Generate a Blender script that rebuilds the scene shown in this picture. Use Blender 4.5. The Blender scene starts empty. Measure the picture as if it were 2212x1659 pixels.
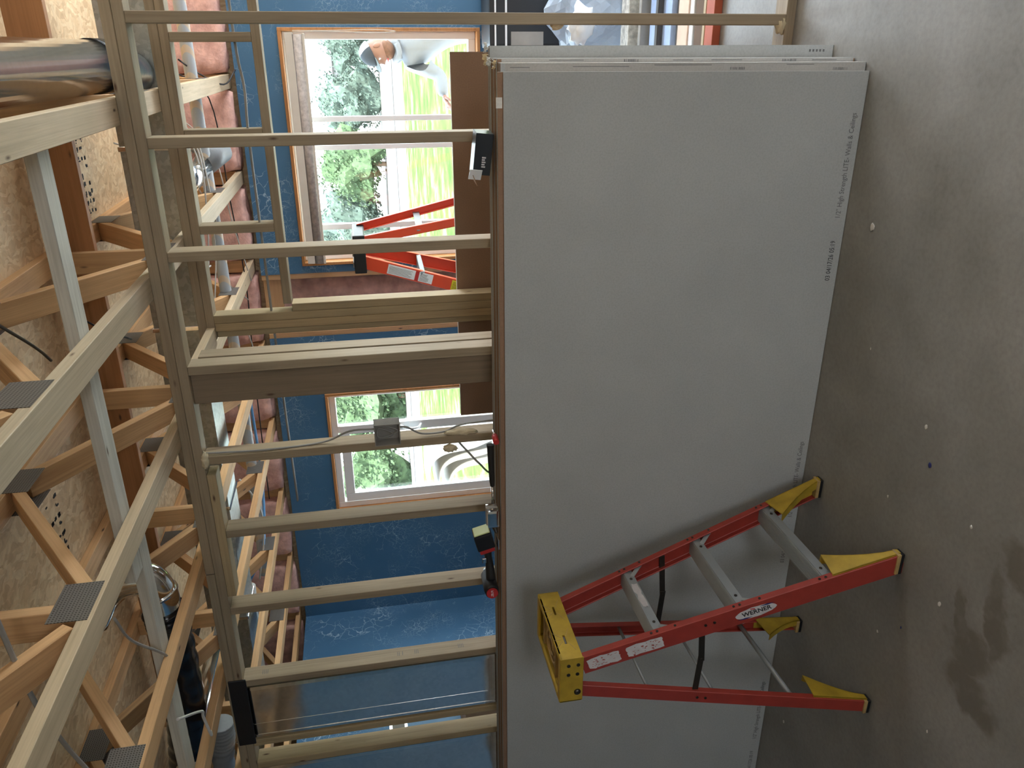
import bpy, bmesh, math, random
from mathutils import Matrix, Vector, noise
random.seed(7)
SC = bpy.context.scene
COL = SC.collection
V = Vector
# ------------------------------------------------------------------ camera
# the photograph was taken with the phone held sideways: "up" in the place is "left" in the picture
F_PX = 1695.4
yaw, pitch, roll = 0.41017646, -0.1729595, 0.07728929
CAM_H = 1.683
fwd = V((-math.sin(yaw)*math.cos(pitch), math.cos(yaw)*math.cos(pitch), math.sin(pitch)))
rt0 = V((math.cos(yaw), math.sin(yaw), 0)); dn0 = fwd.cross(rt0)
rt = math.cos(roll)*rt0 + math.sin(roll)*dn0
dn = -math.sin(roll)*rt0 + math.cos(roll)*dn0
cd = bpy.data.cameras.new('camera'); cam = bpy.data.objects.new('camera', cd); COL.objects.link(cam)
cd.sensor_width = 36; cd.lens = F_PX/2212*36; cd.clip_start = .02; cd.clip_end = 400
cm = Matrix((dn, rt, -fwd)).transposed().to_4x4(); cm.translation = V((0, 0, CAM_H))
cam.matrix_world = cm
SC.camera = cam
# ------------------------------------------------------------------ sky, exposure, daylight openings
SC.view_settings.view_transform = 'Standard'; SC.view_settings.look = 'None'
SC.view_settings.gamma = 1; SC.view_settings.exposure = 1.62; SC.view_settings.use_curve_mapping = False
WORLD_STRENGTH = 4.6
w = bpy.data.worlds.new('overcast_sky'); SC.world = w; w.use_nodes = True
nt = w.node_tree; bg = nt.nodes['Background']
tc = nt.nodes.new('ShaderNodeTexCoord'); sx = nt.nodes.new('ShaderNodeSeparateXYZ'); rp = nt.nodes.new('ShaderNodeValToRGB')
nt.links.new(tc.outputs['Generated'], sx.inputs[0]); nt.links.new(sx.outputs['Z'], rp.inputs[0]); nt.links.new(rp.outputs[0], bg.inputs[0])
rp.color_ramp.elements[0].position = 0; rp.color_ramp.elements[0].color = (.92, .96, 1.0, 1)
rp.color_ramp.elements[1].position = .6; rp.color_ramp.elements[1].color = (.72, .86, 1.0, 1)
bg.inputs[1].default_value = WORLD_STRENGTH
sl = bpy.data.lights.new('sun', 'SUN'); sl.energy = 9; sl.angle = math.radians(3); sl.color = (1, .96, .90)
so = bpy.data.objects.new('sun', sl); COL.objects.link(so); so.matrix_world = V((.45, -.75, 1.15)).to_track_quat('Z', 'Y').to_matrix().to_4x4()
def portal(name, loc, normal, sx_, sy_):
    l = bpy.data.lights.new(name, 'AREA'); l.shape = 'RECTANGLE'; l.size = sx_; l.size_y = sy_; l.cycles.is_portal = True
    o = bpy.data.objects.new(name, l); COL.objects.link(o)
    o.matrix_world = Matrix.Translation(loc) @ V(normal).to_track_quat('-Z', 'Y').to_matrix().to_4x4()
    return o
portal('daylight_window', (-.65, 6.02, 1.4), (0, -1, 0), 1.6, 1.25)
portal('daylight_window', (-3.03, 6.02, 1.4), (0, -1, 0), 1.1, 1.3)
portal('daylight_patio_door', (1.55, 6.02, 1.05), (0, -1, 0), 2.0, 2.05)
portal('daylight_added_side_opening', (3.56, 4.6, 1.1), (-1, 0, 0), 2.0, 2.1)  # unseen side opening, added to brighten the blue far room
portal('daylight_added_front_opening', (1.45, -3.16, 1.15), (0, 1, 0), 1.5, 1.05)  # opening behind the camera, added and sized as fill for the near room
# ------------------------------------------------------------------ node helpers / materials
MATS = {}
class NT:
    def __init__(s, name):
        s.m = bpy.data.materials.new(name); s.m.use_nodes = True; s.t = s.m.node_tree
        s.b = s.t.nodes['Principled BSDF']; s.out = s.t.nodes['Material Output']
    def n(s, t, **k):
        x = s.t.nodes.new('ShaderNode'+t)
        for a, b in k.items(): setattr(x, a, b)
        return x
    def l(s, a, b): s.t.links.new(a, b)
    def val(s, node, key, v): node.inputs[key].default_value = v
    def coords(s, scale=(1, 1, 1), rand=True):
        tc = s.n('TexCoord'); mp = s.n('Mapping'); mp.inputs['Scale'].default_value = scale
        if rand:
            oi = s.n('ObjectInfo'); mu = s.n('Math', operation='MULTIPLY'); mu.inputs[1].default_value = 37.
            s.l(oi.outputs['Random'], mu.inputs[0]); va = s.n('VectorMath', operation='ADD')
            s.l(tc.outputs['Object'], va.inputs[0]); s.l(mu.outputs[0], va.inputs[1]); s.l(va.outputs[0], mp.inputs[0])
        else: s.l(tc.outputs['Object'], mp.inputs[0])
        return mp.outputs[0]
    def noise(s, co, scale, detail=4, rough=.55, dist=0):
        x = s.n('TexNoise'); s.l(co, x.inputs['Vector']); s.val(x, 'Scale', scale); s.val(x, 'Detail', detail); s.val(x, 'Roughness', rough); s.val(x, 'Distortion', dist)
        return x.outputs['Fac']
    def ramp(s, f, stops, interp='LINEAR'):
        r = s.n('ValToRGB'); r.color_ramp.interpolation = interp; e = r.color_ramp.elements
        while len(e) < len(stops): e.new(.5)
        for el, (p, c) in zip(e, stops):
            el.position = p; el.color = (*c, 1) if len(c) == 3 else c
        s.l(f, r.inputs[0]); return r.outputs[0]
    def mix(s, f, a, b, mode='MIX'):
        x = s.n('Mix', data_type='RGBA', blend_type=mode)
        for sock, v in ((x.inputs[0], f), (x.inputs[6], a), (x.inputs[7], b)):
            if hasattr(v, 'is_output'): s.l(v, sock)
            else: sock.default_value = v if not isinstance(v, tuple) else (*v, 1)[:4]
        return x.outputs[2]
    def bump(s, f, strength=.2, dist=.01):
        b = s.n('Bump'); s.l(f, b.inputs['Height']); s.val(b, 'Strength', strength); s.val(b, 'Distance', dist); s.l(b.outputs[0], s.b.inputs['Normal'])
    def base(s, c):
        if isinstance(c, tuple): s.b.inputs['Base Color'].default_value = (*c, 1)
        else: s.l(c, s.b.inputs['Base Color'])
    def rough(s, r): s.b.inputs['Roughness'].default_value = r
def plain(name, c, rough=.6, metal=0, var=.12, bump=0, scale=9):
    t = NT(name); co = t.coords()
    f = t.noise(co, scale, 5)
    t.base(t.ramp(f, [(.3, tuple(x*(1-var) for x in c)), (.7, tuple(min(1, x*(1+var)) for x in c))]))
    t.rough(rough); t.b.inputs['Metallic'].default_value = metal
    if bump: t.bump(t.noise(co, scale*6, 3), bump, .004)
    MATS[name] = t.m; return t.m
def wood(name, dark, light, knot=(.10, .05, .025), stain=0, rough=.62):
    t = NT(name); co = t.coords((1, 1, 1))
    mp = t.n('Mapping'); mp.inputs['Scale'].default_value = (1.1, 16, 16); t.l(co, mp.inputs[0])
    a = t.noise(mp.outputs[0], 1.6, 6, .6, .4)
    mp2 = t.n('Mapping'); mp2.inputs['Scale'].default_value = (.5, 60, 60); t.l(co, mp2.inputs[0])
    b = t.noise(mp2.outputs[0], 2.5, 3)
    c = t.ramp(a, [(.28, dark), (.52, light), (.78, tuple(.5*(p+q) for p, q in zip(dark, light)))])
    c = t.mix(.25, c, t.ramp(b, [(.3, tuple(.65*p for p in dark)), (.6, light)]), 'MIX')
    blot = t.noise(co, 2.2, 3); c = t.mix(.5, c, t.ramp(blot, [(.3, (.72, .70, .68)), (.65, (1, 1, 1))]), 'MULTIPLY')
    oi = t.n('ObjectInfo'); c = t.mix(.55, c, t.ramp(oi.outputs['Random'], [(0, (.78, .76, .74)), (.5, (1, .98, .95)), (1, (1, .9, .8))]), 'MULTIPLY')
    mk = t.n('Mapping'); mk.inputs['Scale'].default_value = (2.6, 8, 8); t.l(co, mk.inputs[0])
    vo = t.n('TexVoronoi'); t.l(mk.outputs[0], vo.inputs['Vector']); t.val(vo, 'Scale', 1.5); t.val(vo, 'Randomness', 1)
    kf = t.ramp(vo.outputs['Distance'], [(.03, (1, 1, 1)), (.06, (.4, .4, .4)), (.09, (0, 0, 0))])
    c = t.mix(kf, c, knot)
    if stain:
        ms = t.n('Mapping'); ms.inputs['Scale'].default_value = (1.3, 9, 9); t.l(co, ms.inputs[0])
        sf = t.ramp(t.noise(ms.outputs[0], 1.3, 3), [(.60, (0, 0, 0)), (.66, (.8, .8, .8))])
        c = t.mix(sf, c, (.09, .04, .02))
    t.base(c); t.rough(rough); t.bump(b, .15, .003)
    MATS[name] = t.m; return t.m
M_STUD = wood('spruce_stud', (.26, .195, .125), (.39, .31, .21))
M_STUDY = wood('yellow_pine_stud', (.33, .245, .135), (.48, .37, .215))
M_WANE = wood('waney_stud', (.27, .20, .125), (.39, .31, .205), stain=1)
M_HDR = wood('wide_board', (.20, .145, .09), (.29, .215, .14))
M_TRUSS = wood('truss_wood', (.55, .31, .14), (.76, .48, .24))
M_TRUSSG = wood('weathered_truss_wood', (.46, .36, .23), (.64, .52, .36))
M_BROWN = wood('dark_ribbon_board', (.34, .15, .055), (.46, .22, .09))
M_CASE = wood('oak_casing', (.42, .17, .05), (.62, .29, .10), rough=.4)
M_BRACE = wood('grey_bracing_lumber', (.42, .40, .34), (.62, .61, .54))
# OSB
t = NT('osb'); co = t.coords((1, 1, 1), False)
nz = t.n('TexNoise'); t.l(co, nz.inputs['Vector']); t.val(nz, 'Scale', 9); t.val(nz, 'Detail', 2)
vm = t.n('VectorMath', operation='SCALE'); t.l(nz.outputs['Color'], vm.inputs[0]); vm.inputs['Scale'].default_value = .12
va = t.n('VectorMath', operation='ADD'); t.l(co, va.inputs[0]); t.l(vm.outputs[0], va.inputs[1])
mp = t.n('Mapping'); mp.inputs['Scale'].default_value = (26, 9, 10); t.l(va.outputs[0], mp.inputs[0])
vo = t.n('TexVoronoi'); t.l(mp.outputs[0], vo.inputs['Vector']); t.val(vo, 'Scale', 2.2)
sp = t.n('SeparateColor'); t.l(vo.outputs['Color'], sp.inputs[0])
c = t.ramp(sp.outputs[0], [(0, (.66, .44, .24)), (.35, (.80, .57, .33)), (.7, (.88, .68, .43)), (1, (.72, .50, .28))])
c = t.mix(.5, c, t.ramp(t.noise(va.outputs[0], 30, 5), [(.3, (.68, .64, .60)), (.6, (1, 1, 1))]), 'MULTIPLY')
t.base(c); t.rough(.6); t.bump(sp.outputs[1], .3, .004); M_OSB = t.m
# blue crackled wall paint
t = NT('crackled_blue_paint'); co = t.coords((1, 1, 1), False)
nz = t.n('TexNoise'); t.l(co, nz.inputs['Vector']); t.val(nz, 'Scale', 6); t.val(nz, 'Detail', 5)
vm = t.n('VectorMath', operation='SCALE'); t.l(nz.outputs['Color'], vm.inputs[0]); vm.inputs['Scale'].default_value = .22
va = t.n('VectorMath', operation='ADD'); t.l(co, va.inputs[0]); t.l(vm.outputs[0], va.inputs[1])
vo = t.n('TexVoronoi', feature='DISTANCE_TO_EDGE'); t.l(va.outputs[0], vo.inputs['Vector']); t.val(vo, 'Scale', 11)
cr = t.ramp(vo.outputs['Distance'], [(.008, (1, 1, 1)), (.03, (0, 0, 0))])
vo2 = t.n('TexVoronoi', feature='DISTANCE_TO_EDGE'); t.l(va.outputs[0], vo2.inputs['Vector']); t.val(vo2, 'Scale', 30)
cr2 = t.ramp(vo2.outputs['Distance'], [(.006, (.7, .7, .7)), (.05, (0, 0, 0))])
mask = t.ramp(t.noise(co, 2.6, 3), [(.50, (0, 0, 0)), (.62, (.8, .8, .8))])
mask2 = t.ramp(t.noise(co, 4.1, 4), [(.48, (0, 0, 0)), (.6, (.6, .6, .6))])
f = t.mix(1.0, t.mix(1.0, cr, mask, 'MULTIPLY'), t.mix(1.0, cr2, mask2, 'MULTIPLY'), 'ADD')
basec = t.ramp(t.noise(co, 1.5, 4), [(.3, (.048, .145, .270)), (.7, (.075, .190, .335))])
t.base(t.mix(f, basec, (.42, .56, .68))); t.rough(.45); t.bump(vo2.outputs['Distance'], .06, .002); M_BLUE = t.m
# concrete
t = NT('stained_concrete'); co = t.coords((1, 1, 1), False)
c = t.ramp(t.noise(co, 2.2, 8, .6), [(.25, (.19, .185, .176)), (.5, (.27, .265, .255)), (.75, (.35, .347, .338))])
c = t.mix(.35, c, t.ramp(t.noise(co, 60, 4), [(.3, (.6, .6, .6)), (.6, (1, 1, 1))]), 'MULTIPLY')
wet = None
# damp, irregular stain in front of the ladder
def blob(cx, cy, rx, ry, ang):
    mp = t.n('Mapping'); mp.vector_type = 'TEXTURE'; mp.inputs['Location'].default_value = (cx, cy, 0); mp.inputs['Rotation'].default_value = (0, 0, ang); mp.inputs['Scale'].default_value = (rx, ry, 1)
    nn = t.n('TexNoise'); t.l(co, nn.inputs['Vector']); t.val(nn, 'Scale', 9); t.val(nn, 'Detail', 6)
    sc = t.n('VectorMath', operation='SCALE'); t.l(nn.outputs['Color'], sc.inputs[0]); sc.inputs['Scale'].default_value = .16
    ad = t.n('VectorMath', operation='ADD'); t.l(co, ad.inputs[0]); t.l(sc.outputs[0], ad.inputs[1])
    su = t.n('VectorMath', operation='SUBTRACT'); t.l(ad.outputs[0], su.inputs[0]); su.inputs[1].default_value = (.08, .08, .08)
    t.l(su.outputs[0], mp.inputs[0])
    ln = t.n('VectorMath', operation='LENGTH'); t.l(mp.outputs[0], ln.inputs[0])
    return t.ramp(ln.outputs['Value'], [(.7, (1, 1, 1)), (1.0, (0, 0, 0))])
bl = [blob(-1.34, 1.41, .15, .07, .9), blob(-1.50, 1.48, .17, .045, .25), blob(-1.66, 1.55, .085, .11, .3), blob(-1.78, 1.52, .13, .075, 1.2), blob(-1.60, 1.60, .13, .028, .15)]
m_ = bl[0]
for b_ in bl[1:]: m_ = t.mix(1.0, m_, b_, 'LIGHTEN')
m_ = t.mix(1.0, m_, t.ramp(t.noise(co, 14, 4), [(.3, (.55, .55, .55)), (.5, (1, 1, 1))]), 'MULTIPLY')
c = t.mix(t.mix(1.0, m_, (.8, .8, .8), 'MULTIPLY'), c, (.15, .135, .112))
t.base(c); t.rough(.5); t.bump(t.noise(co, 40, 5), .12, .004); M_CONC = t.m
# gypsum board
def gyp(name, c, var=.05):
    t = NT(name); co = t.coords((1, 1, 1))
    cc = t.ramp(t.noise(co, 3, 6), [(.3, tuple(x*(1-var) for x in c)), (.7, tuple(x*(1+var) for x in c))])
    fib = t.ramp(t.noise(co, 160, 2), [(.3, (.90, .90, .90)), (.6, (1, 1, 1))])
    t.base(t.mix(1.0, cc, fib, 'MULTIPLY')); t.rough(.75); MATS[name] = t.m; return t.m
M_GYPF = gyp('drywall_grey_face', (.445, .465, .468)); M_GYPB = gyp('drywall_brown_back', (.30, .185, .12), .08)
M_GYPE = gyp('drywall_cut_edge', (.80, .79, .76)); M_TAPE = gyp('drywall_end_tape', (.44, .43, .415), .10)
M_WHITE = plain('white_vinyl', (.93, .94, .95), .35, var=.02)
M_WALL = plain('primed_wall', (.80, .79, .77), .8, var=.05)
M_SHADE = plain('woven_shade_fabric', (.44, .39, .36), .9, var=.25, scale=40)
M_CREAM = plain('cream_plastic', (.66, .60, .52), .5, var=.04)
def metal(name, c, rough, var=.15):
    t = NT(name); co = t.coords((1, 1, 1))
    vo = t.n('TexVoronoi'); t.l(co, vo.inputs['Vector']); t.val(vo, 'Scale', 60)
    sp = t.n('SeparateColor'); t.l(vo.outputs['Color'], sp.inputs[0])
    t.base(t.ramp(sp.outputs[0], [(0, tuple(x*(1-var) for x in c)), (1, tuple(min(1, x*(1+var)) for x in c))]))
    t.b.inputs['Metallic'].default_value = 1; t.rough(rough); t.bump(t.noise(co, 3.5, 2), .15, .02); MATS[name] = t.m; return t.m
M_GALV = metal('galvanised_steel', (.86, .88, .89), .13, .06); M_GALVD = metal('dull_galvanised_steel', (.42, .46, .46), .42)
M_ALU = plain('ladder_aluminium', (.36, .39, .41), .45, .35, .05); M_STEEL = metal('dark_steel', (.10, .09, .08), .45, .05)
M_CHROME = metal('chrome', (.75, .75, .76), .12, .02)
M_BLACK = plain('black_plastic', (.012, .012, .014), .45, var=.2); M_BLACKF = plain('black_film', (.010, .010, .012), .22, var=.3, bump=.3, scale=4)
M_GREYF = plain('grey_foil_jacket', (.28, .29, .30), .35, var=.2, bump=.4, scale=5)
M_RED = plain('red_fibreglass', (.33, .040, .028), .42, var=.10, scale=20); M_ORANGE = plain('orange_fibreglass', (.85, .085, .03), .4, var=.05)
M_YELLOW = plain('dirty_yellow_plastic', (.48, .32, .03), .5, var=.22, scale=14)
M_TRAY = plain('worn_tray_plastic', (.44, .30, .12), .5, var=.35, scale=18)
M_LABEL = plain('worn_white_label', (.62, .60, .62), .6, var=.12, scale=30)
M_INK = plain('black_ink', (.03, .03, .035), .8, var=.1); M_INKG = plain('faded_ink', (.15, .15, .155), .8, var=.1); M_NAVY = plain('navy_print', (.02, .03, .16), .6)
M_PRED = plain('red_print', (.50, .03, .03), .5); M_YLAB = plain('yellow_label', (.85, .68, .03), .5, var=.05)
M_PINK = plain('pink_insulation', (.88, .47, .40), .95, var=.35, bump=.8, scale=12)
M_TAN = plain('brown_cardboard', (.42, .25, .14), .85, var=.08); M_FOAM = plain('spray_foam', (.66, .55, .36), .7, var=.12, bump=.5, scale=30)
M_WIRE = plain('white_cable', (.62, .60, .56), .5); M_WIREG = plain('grey_cable', (.30, .29, .27), .5); M_BLUEP = plain('blue_pipe', (.12, .32, .62), .35)
M_GREYBOX = plain('grey_pvc_box', (.32, .30, .27), .5); M_WHITEPVC = plain('white_pvc', (.72, .76, .78), .3)
M_SKIN = plain('skin', (.19, .085, .055), .5, var=.08); M_BEARD = plain('brown_beard', (.13, .06, .035), .9, var=.3, scale=60)
M_HOOD = plain('pale_hoodie_fabric', (.19, .205, .235), .9, var=.04, bump=.2); M_CAPD = plain('charcoal_cap', (.020, .026, .035), .9); M_CAPG = plain('grey_cap_brim', (.06, .07, .07), .9)
M_JEANS = plain('jeans', (.08, .11, .2), .9)
M_LIME = plain('lime_battery_label', (.60, .66, .30), .5, var=.1); M_BROWNB = plain('brown_mud', (.12, .07, .04), .9)
M_RUST = plain('red_oxide_board', (.42, .09, .04), .7, var=.15); M_LBLUE = plain('pale_blue_tarp', (.36, .46, .66), .4, var=.12, bump=.4)
M_PEACH = plain('peach_board', (.66, .46, .34), .7, var=.12); M_MARB = plain('plaster_speckled_board', (.55, .53, .48), .7, var=.4, scale=30)
M_PLANT = plain('tree_leaves', (.045, .075, .030), .9, var=.5, scale=2.5); M_PLANTB = plain('blue_green_leaves', (.060, .085, .065), .9, var=.5, scale=3)
M_GRAVEL = plain('pale_lot', (.15, .13, .115), .9, var=.25, scale=.4); M_BOUNCE = plain('pale_bounce_ground', (.72, .70, .66), .9, var=.05); M_ROOF = plain('grey_roof', (.08, .08, .085), .9, var=.2); M_SIDING = plain('pale_siding', (.22, .22, .22), .8)  # the ground by the house is kept pale to bounce daylight indoors
M_CHIP = plain('white_paint_chip', (.62, .60, .57), .8)
t = NT('grass'); co = t.coords((1, 1, 1), False)
c = t.ramp(t.noise(co, .9, 6, .7), [(.36, (.035, .085, .018)), (.52, (.065, .120, .028)), (.66, (.14, .145, .095)), (.72, (.17, .155, .13))])
t.base(c); t.rough(1.0); t.b.inputs['Specular IOR Level'].default_value = 0; M_GRASS = t.m
M_GRAVEL.node_tree.nodes['Principled BSDF'].inputs['Specular IOR Level'].default_value = 0
# truss nail plate: grey steel with rows of punched teeth
t = NT('punched_nail_plate'); co = t.coords((1, 1, 1), False)
mp = t.n('Mapping'); mp.inputs['Scale'].default_value = (115, 115, 115); t.l(co, mp.inputs[0])
fr = t.n('VectorMath', operation='FRACTION'); t.l(mp.outputs[0], fr.inputs[0]); s_ = t.n('SeparateXYZ'); t.l(fr.outputs[0], s_.inputs[0])
g1 = t.n('Math', operation='LESS_THAN'); t.l(s_.outputs['Y'], g1.inputs[0]); g1.inputs[1].default_value = .45
g2 = t.n('Math', operation='LESS_THAN'); t.l(s_.outputs['Z'], g2.inputs[0]); g2.inputs[1].default_value = .5
g3 = t.n('Math', operation='MULTIPLY'); t.l(g1.outputs[0], g3.inputs[0]); t.l(g2.outputs[0], g3.inputs[1])
t.base(t.mix(g3.outputs[0], (.185, .172, .155), (.045, .037, .03))); t.b.inputs['Metallic'].default_value = .35; t.rough(.5); t.bump(g3.outputs[0], .5, .002); M_PLATE = t.m
# striped wrapped pipe
t = NT('striped_pipe_wrap'); co = t.coords((1, 1, 1), False); s_ = t.n('SeparateXYZ'); t.l(co, s_.inputs[0])
a1 = t.n('Math', operation='MULTIPLY_ADD'); t.l(s_.outputs['Y'], a1.inputs[0]); a1.inputs[1].default_value = 1.6; t.l(s_.outputs['X'], a1.inputs[2])
a2 = t.n('Math', operation='MULTIPLY'); t.l(a1.outputs[0], a2.inputs[0]); a2.inputs[1].default_value = 7
a3 = t.n('Math', operation='FRACT'); t.l(a2.outputs[0], a3.inputs[0]); a4 = t.n('Math', operation='GREATER_THAN'); t.l(a3.outputs[0], a4.inputs[0]); a4.inputs[1].default_value = .72
t.base(t.mix(a4.outputs[0], (.46, .48, .50), (.66, .52, .38))); t.rough(.4); M_STRIPE = t.m
def clear(name, tint, gloss, bump=0):
    t = NT(name); tr = t.n('BsdfTransparent'); tr.inputs[0].default_value = (*tint, 1); gl = t.n('BsdfGlossy'); gl.inputs['Roughness'].default_value = .05 if not bump else .25
    mx = t.n('MixShader'); mx.inputs[0].default_value = gloss; t.l(tr.outputs[0], mx.inputs[1]); t.l(gl.outputs[0], mx.inputs[2]); t.l(mx.outputs[0], t.out.inputs[0])
    return t.m
M_GLASS = clear('window_glass', (.93, .97, .97), .04)
t = NT('clear_plastic_film'); t.b.inputs['Base Color'].default_value = (.62, .70, .80, 1); t.rough(.18)
tr = t.n('BsdfTransparent'); tr.inputs[0].default_value = (.9, .93, .97, 1); mx = t.n('MixShader'); mx.inputs[0].default_value = .45
t.l(tr.outputs[0], mx.inputs[1]); t.l(t.b.outputs[0], mx.inputs[2]); t.l(mx.outputs[0], t.out.inputs[0]); M_FILM = t.m
# ------------------------------------------------------------------ mesh helpers
def frame(p0, p1, up=(0, 0, 1)):
    x = (V(p1)-V(p0)).normalized(); z = V(up); z = (z - z.dot(x)*x)
    if z.length < 1e-4: z = V((0, 1, 0)) - x*x.y
    z.normalize(); y = z.cross(x)
    m = Matrix((x, y, z)).transposed().to_4x4(); m.translation = (V(p0)+V(p1))/2
    return m
WM = {}
def put(o, m, parent=None):
    COL.objects.link(o); WM[o.name] = m.copy()
    if parent is not None:
        o.parent = parent; o.matrix_basis = WM[parent.name].inverted() @ m
    else: o.matrix_basis = m
    return o
def mk(name, bm, mats, m=None, parent=None, smooth=False):
    me = bpy.data.meshes.new(name)
    if m is None: m = Matrix()
    bmesh.ops.recalc_face_normals(bm, faces=bm.faces)
    bm.to_mesh(me); bm.free()
    for x in (mats if isinstance(mats, (list, tuple)) else [mats]): me.materials.append(x)
    if smooth:
        for p in me.polygons: p.use_smooth = True
    return put(bpy.data.objects.new(name, me), m, parent)
def abox(bm, lo, hi, mi=0, bev=0, mat=None):
    r = bmesh.ops.create_cube(bm, size=1); vs = r['verts']
    c = (V(lo)+V(hi))/2; s = V(hi)-V(lo)
    for v in vs:
        v.co = V((v.co.x*s.x, v.co.y*s.y, v.co.z*s.z)) + c
    fs = list({f for v in vs for f in v.link_faces}); es = list({e for v in vs for e in v.link_edges})
    for f in fs: f.material_index = mi
    if bev:
        r2 = bmesh.ops.bevel(bm, geom=es, offset=bev, segments=2 if bev > .003 else 1, affect='EDGES', profile=.7)
        vs = list({v for f in r2['faces'] for v in f.verts} | {v for v in vs if v.is_valid})
        for f in r2['faces']: f.material_index = mi
    if mat is not None: bmesh.ops.transform(bm, matrix=mat, verts=[v for v in vs if v.is_valid])
def box(name, lo, hi, mat, parent=None, bev=.0015):
    c = (V(lo)+V(hi))/2; h = (V(hi)-V(lo))/2
    bm = bmesh.new(); abox(bm, -h, h, 0, bev)
    return mk(name, bm, mat, Matrix.Translation(c), parent)
def board(name, p0, p1, wy, wz, mat, parent=None, up=(0, 0, 1), bev=.002):
    L = (V(p1)-V(p0)).length; bm = bmesh.new(); abox(bm, (-L/2, -wy/2, -wz/2), (L/2, wy/2, wz/2), 0, bev)
    return mk(name, bm, mat, frame(p0, p1, up), parent)
def atube(bm, pts, r, n=8, mi=0, cap=True):
    pts = [V(p) for p in pts]; rings = []; rr = r if isinstance(r, (list, tuple)) else [r]*len(pts)
    prev = None
    for i, p in enumerate(pts):
        d = (pts[min(i+1, len(pts)-1)] - pts[max(i-1, 0)]).normalized()
        if prev is None:
            a = d.orthogonal().normalized()
        else:
            a = (prev - prev.dot(d)*d).normalized()
        prev = a; b = d.cross(a)
        rings.append([bm.verts.new(p + rr[i]*(math.cos(2*math.pi*k/n)*a + math.sin(2*math.pi*k/n)*b)) for k in range(n)])
    for A, B in zip(rings, rings[1:]):
        for k in range(n):
            f = bm.faces.new((A[k], A[(k+1) % n], B[(k+1) % n], B[k])); f.material_index = mi; f.smooth = True
    if cap:
        for R_ in (rings[0], rings[-1]):
            f = bm.faces.new(R_); f.material_index = mi
def smoothpath(pts, k=6):
    pts = [V(p) for p in pts]; out = []
    P = [pts[0]*2-pts[1]] + pts + [pts[-1]*2-pts[-2]]
    for i in range(1, len(P)-2):
        for j in range(k):
            u = j/k; a, b, c, d = P[i-1], P[i], P[i+1], P[i+2]
            out.append(.5*((2*b)+(-a+c)*u+(2*a-5*b+4*c-d)*u*u+(-a+3*b-3*c+d)*u**3))
    out.append(pts[-1]); return out
def tube(name, pts, r, mat, parent=None, n=8, smooth=True):
    bm = bmesh.new(); atube(bm, smoothpath(pts) if smooth and len(pts) > 2 else pts, r, n); return mk(name, bm, mat, None, parent)
def prism(bm, pts2, fn, t0, t1, mi=0):
    a = [bm.verts.new(fn(x, y, t0)) for x, y in pts2]; b = [bm.verts.new(fn(x, y, t1)) for x, y in pts2]; n = len(pts2)
    fs = [bm.faces.new(a), bm.faces.new(b[::-1])] + [bm.faces.new((a[i], a[(i+1) % n], b[(i+1) % n], b[i])) for i in range(n)]
    for f in fs: f.material_index = mi
def tag(o, label=None, cat=None, group=None, kind=None):
    if label: o['label'] = label
    if cat: o['category'] = cat
    if group: o['group'] = group
    if kind: o['kind'] = kind
    return o
def thing(name, loc, label, cat, group=None):
    o = bpy.data.objects.new(name, None); o.empty_display_size = .1
    put(o, Matrix.Translation(loc)); return tag(o, label, cat, group)
def struct(o): o['kind'] = 'structure'; return o
def copy_tree(o, dx, parent=None):
    c = o.copy(); COL.objects.link(c); c.parent = parent
    if parent is None: c.location = o.location + V(dx)
    m = WM[o.name].copy(); m.translation = m.translation + V(dx); WM[c.name] = m
    for ch in list(o.children): copy_tree(ch, dx, c)
    return c
def text(name, s, size, m, mat, parent=None, sx_=1.0, ext=.0002, thick=0):
    cu = bpy.data.curves.new(name, 'FONT'); cu.body = s; cu.size = size; cu.extrude = ext; cu.offset = thick; cu.align_x = 'CENTER'; cu.align_y = 'CENTER'; cu.resolution_u = 2
    o = bpy.data.objects.new(name+'_c', cu); COL.objects.link(o)
    dg = bpy.context.evaluated_depsgraph_get(); me = bpy.data.meshes.new_from_object(o.evaluated_get(dg)); bpy.data.objects.remove(o); bpy.data.curves.remove(cu)
    me.name = name
    for v in me.vertices: v.co.x *= sx_
    me.materials.clear(); me.materials.append(mat)
    return put(bpy.data.objects.new(name, me), m, parent)
def basis(origin, x, y):
    x = V(x).normalized(); y = V(y); y = (y-y.dot(x)*x).normalized(); z = x.cross(y)
    m = Matrix((x, y, z)).transposed().to_4x4(); m.translation = V(origin); return m
def lumpy(name, c, s, mat, parent=None, amp=.25, freq=3, sub=3, m=None, boxy=0):
    bm = bmesh.new(); bmesh.ops.create_icosphere(bm, subdivisions=sub, radius=1)
    for v in bm.verts:
        d = v.co.normalized()
        if boxy: k = max(abs(d.x), abs(d.y), abs(d.z)); d = d*(1-boxy) + d/k*boxy
        d *= 1 + amp*noise.noise(v.co*freq + V(c)*3.1)
        v.co = V((d.x*s[0], d.y*s[1], d.z*s[2]))
    return mk(name, bm, mat, Matrix.Translation(c) if m is None else m, parent, True)
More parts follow.
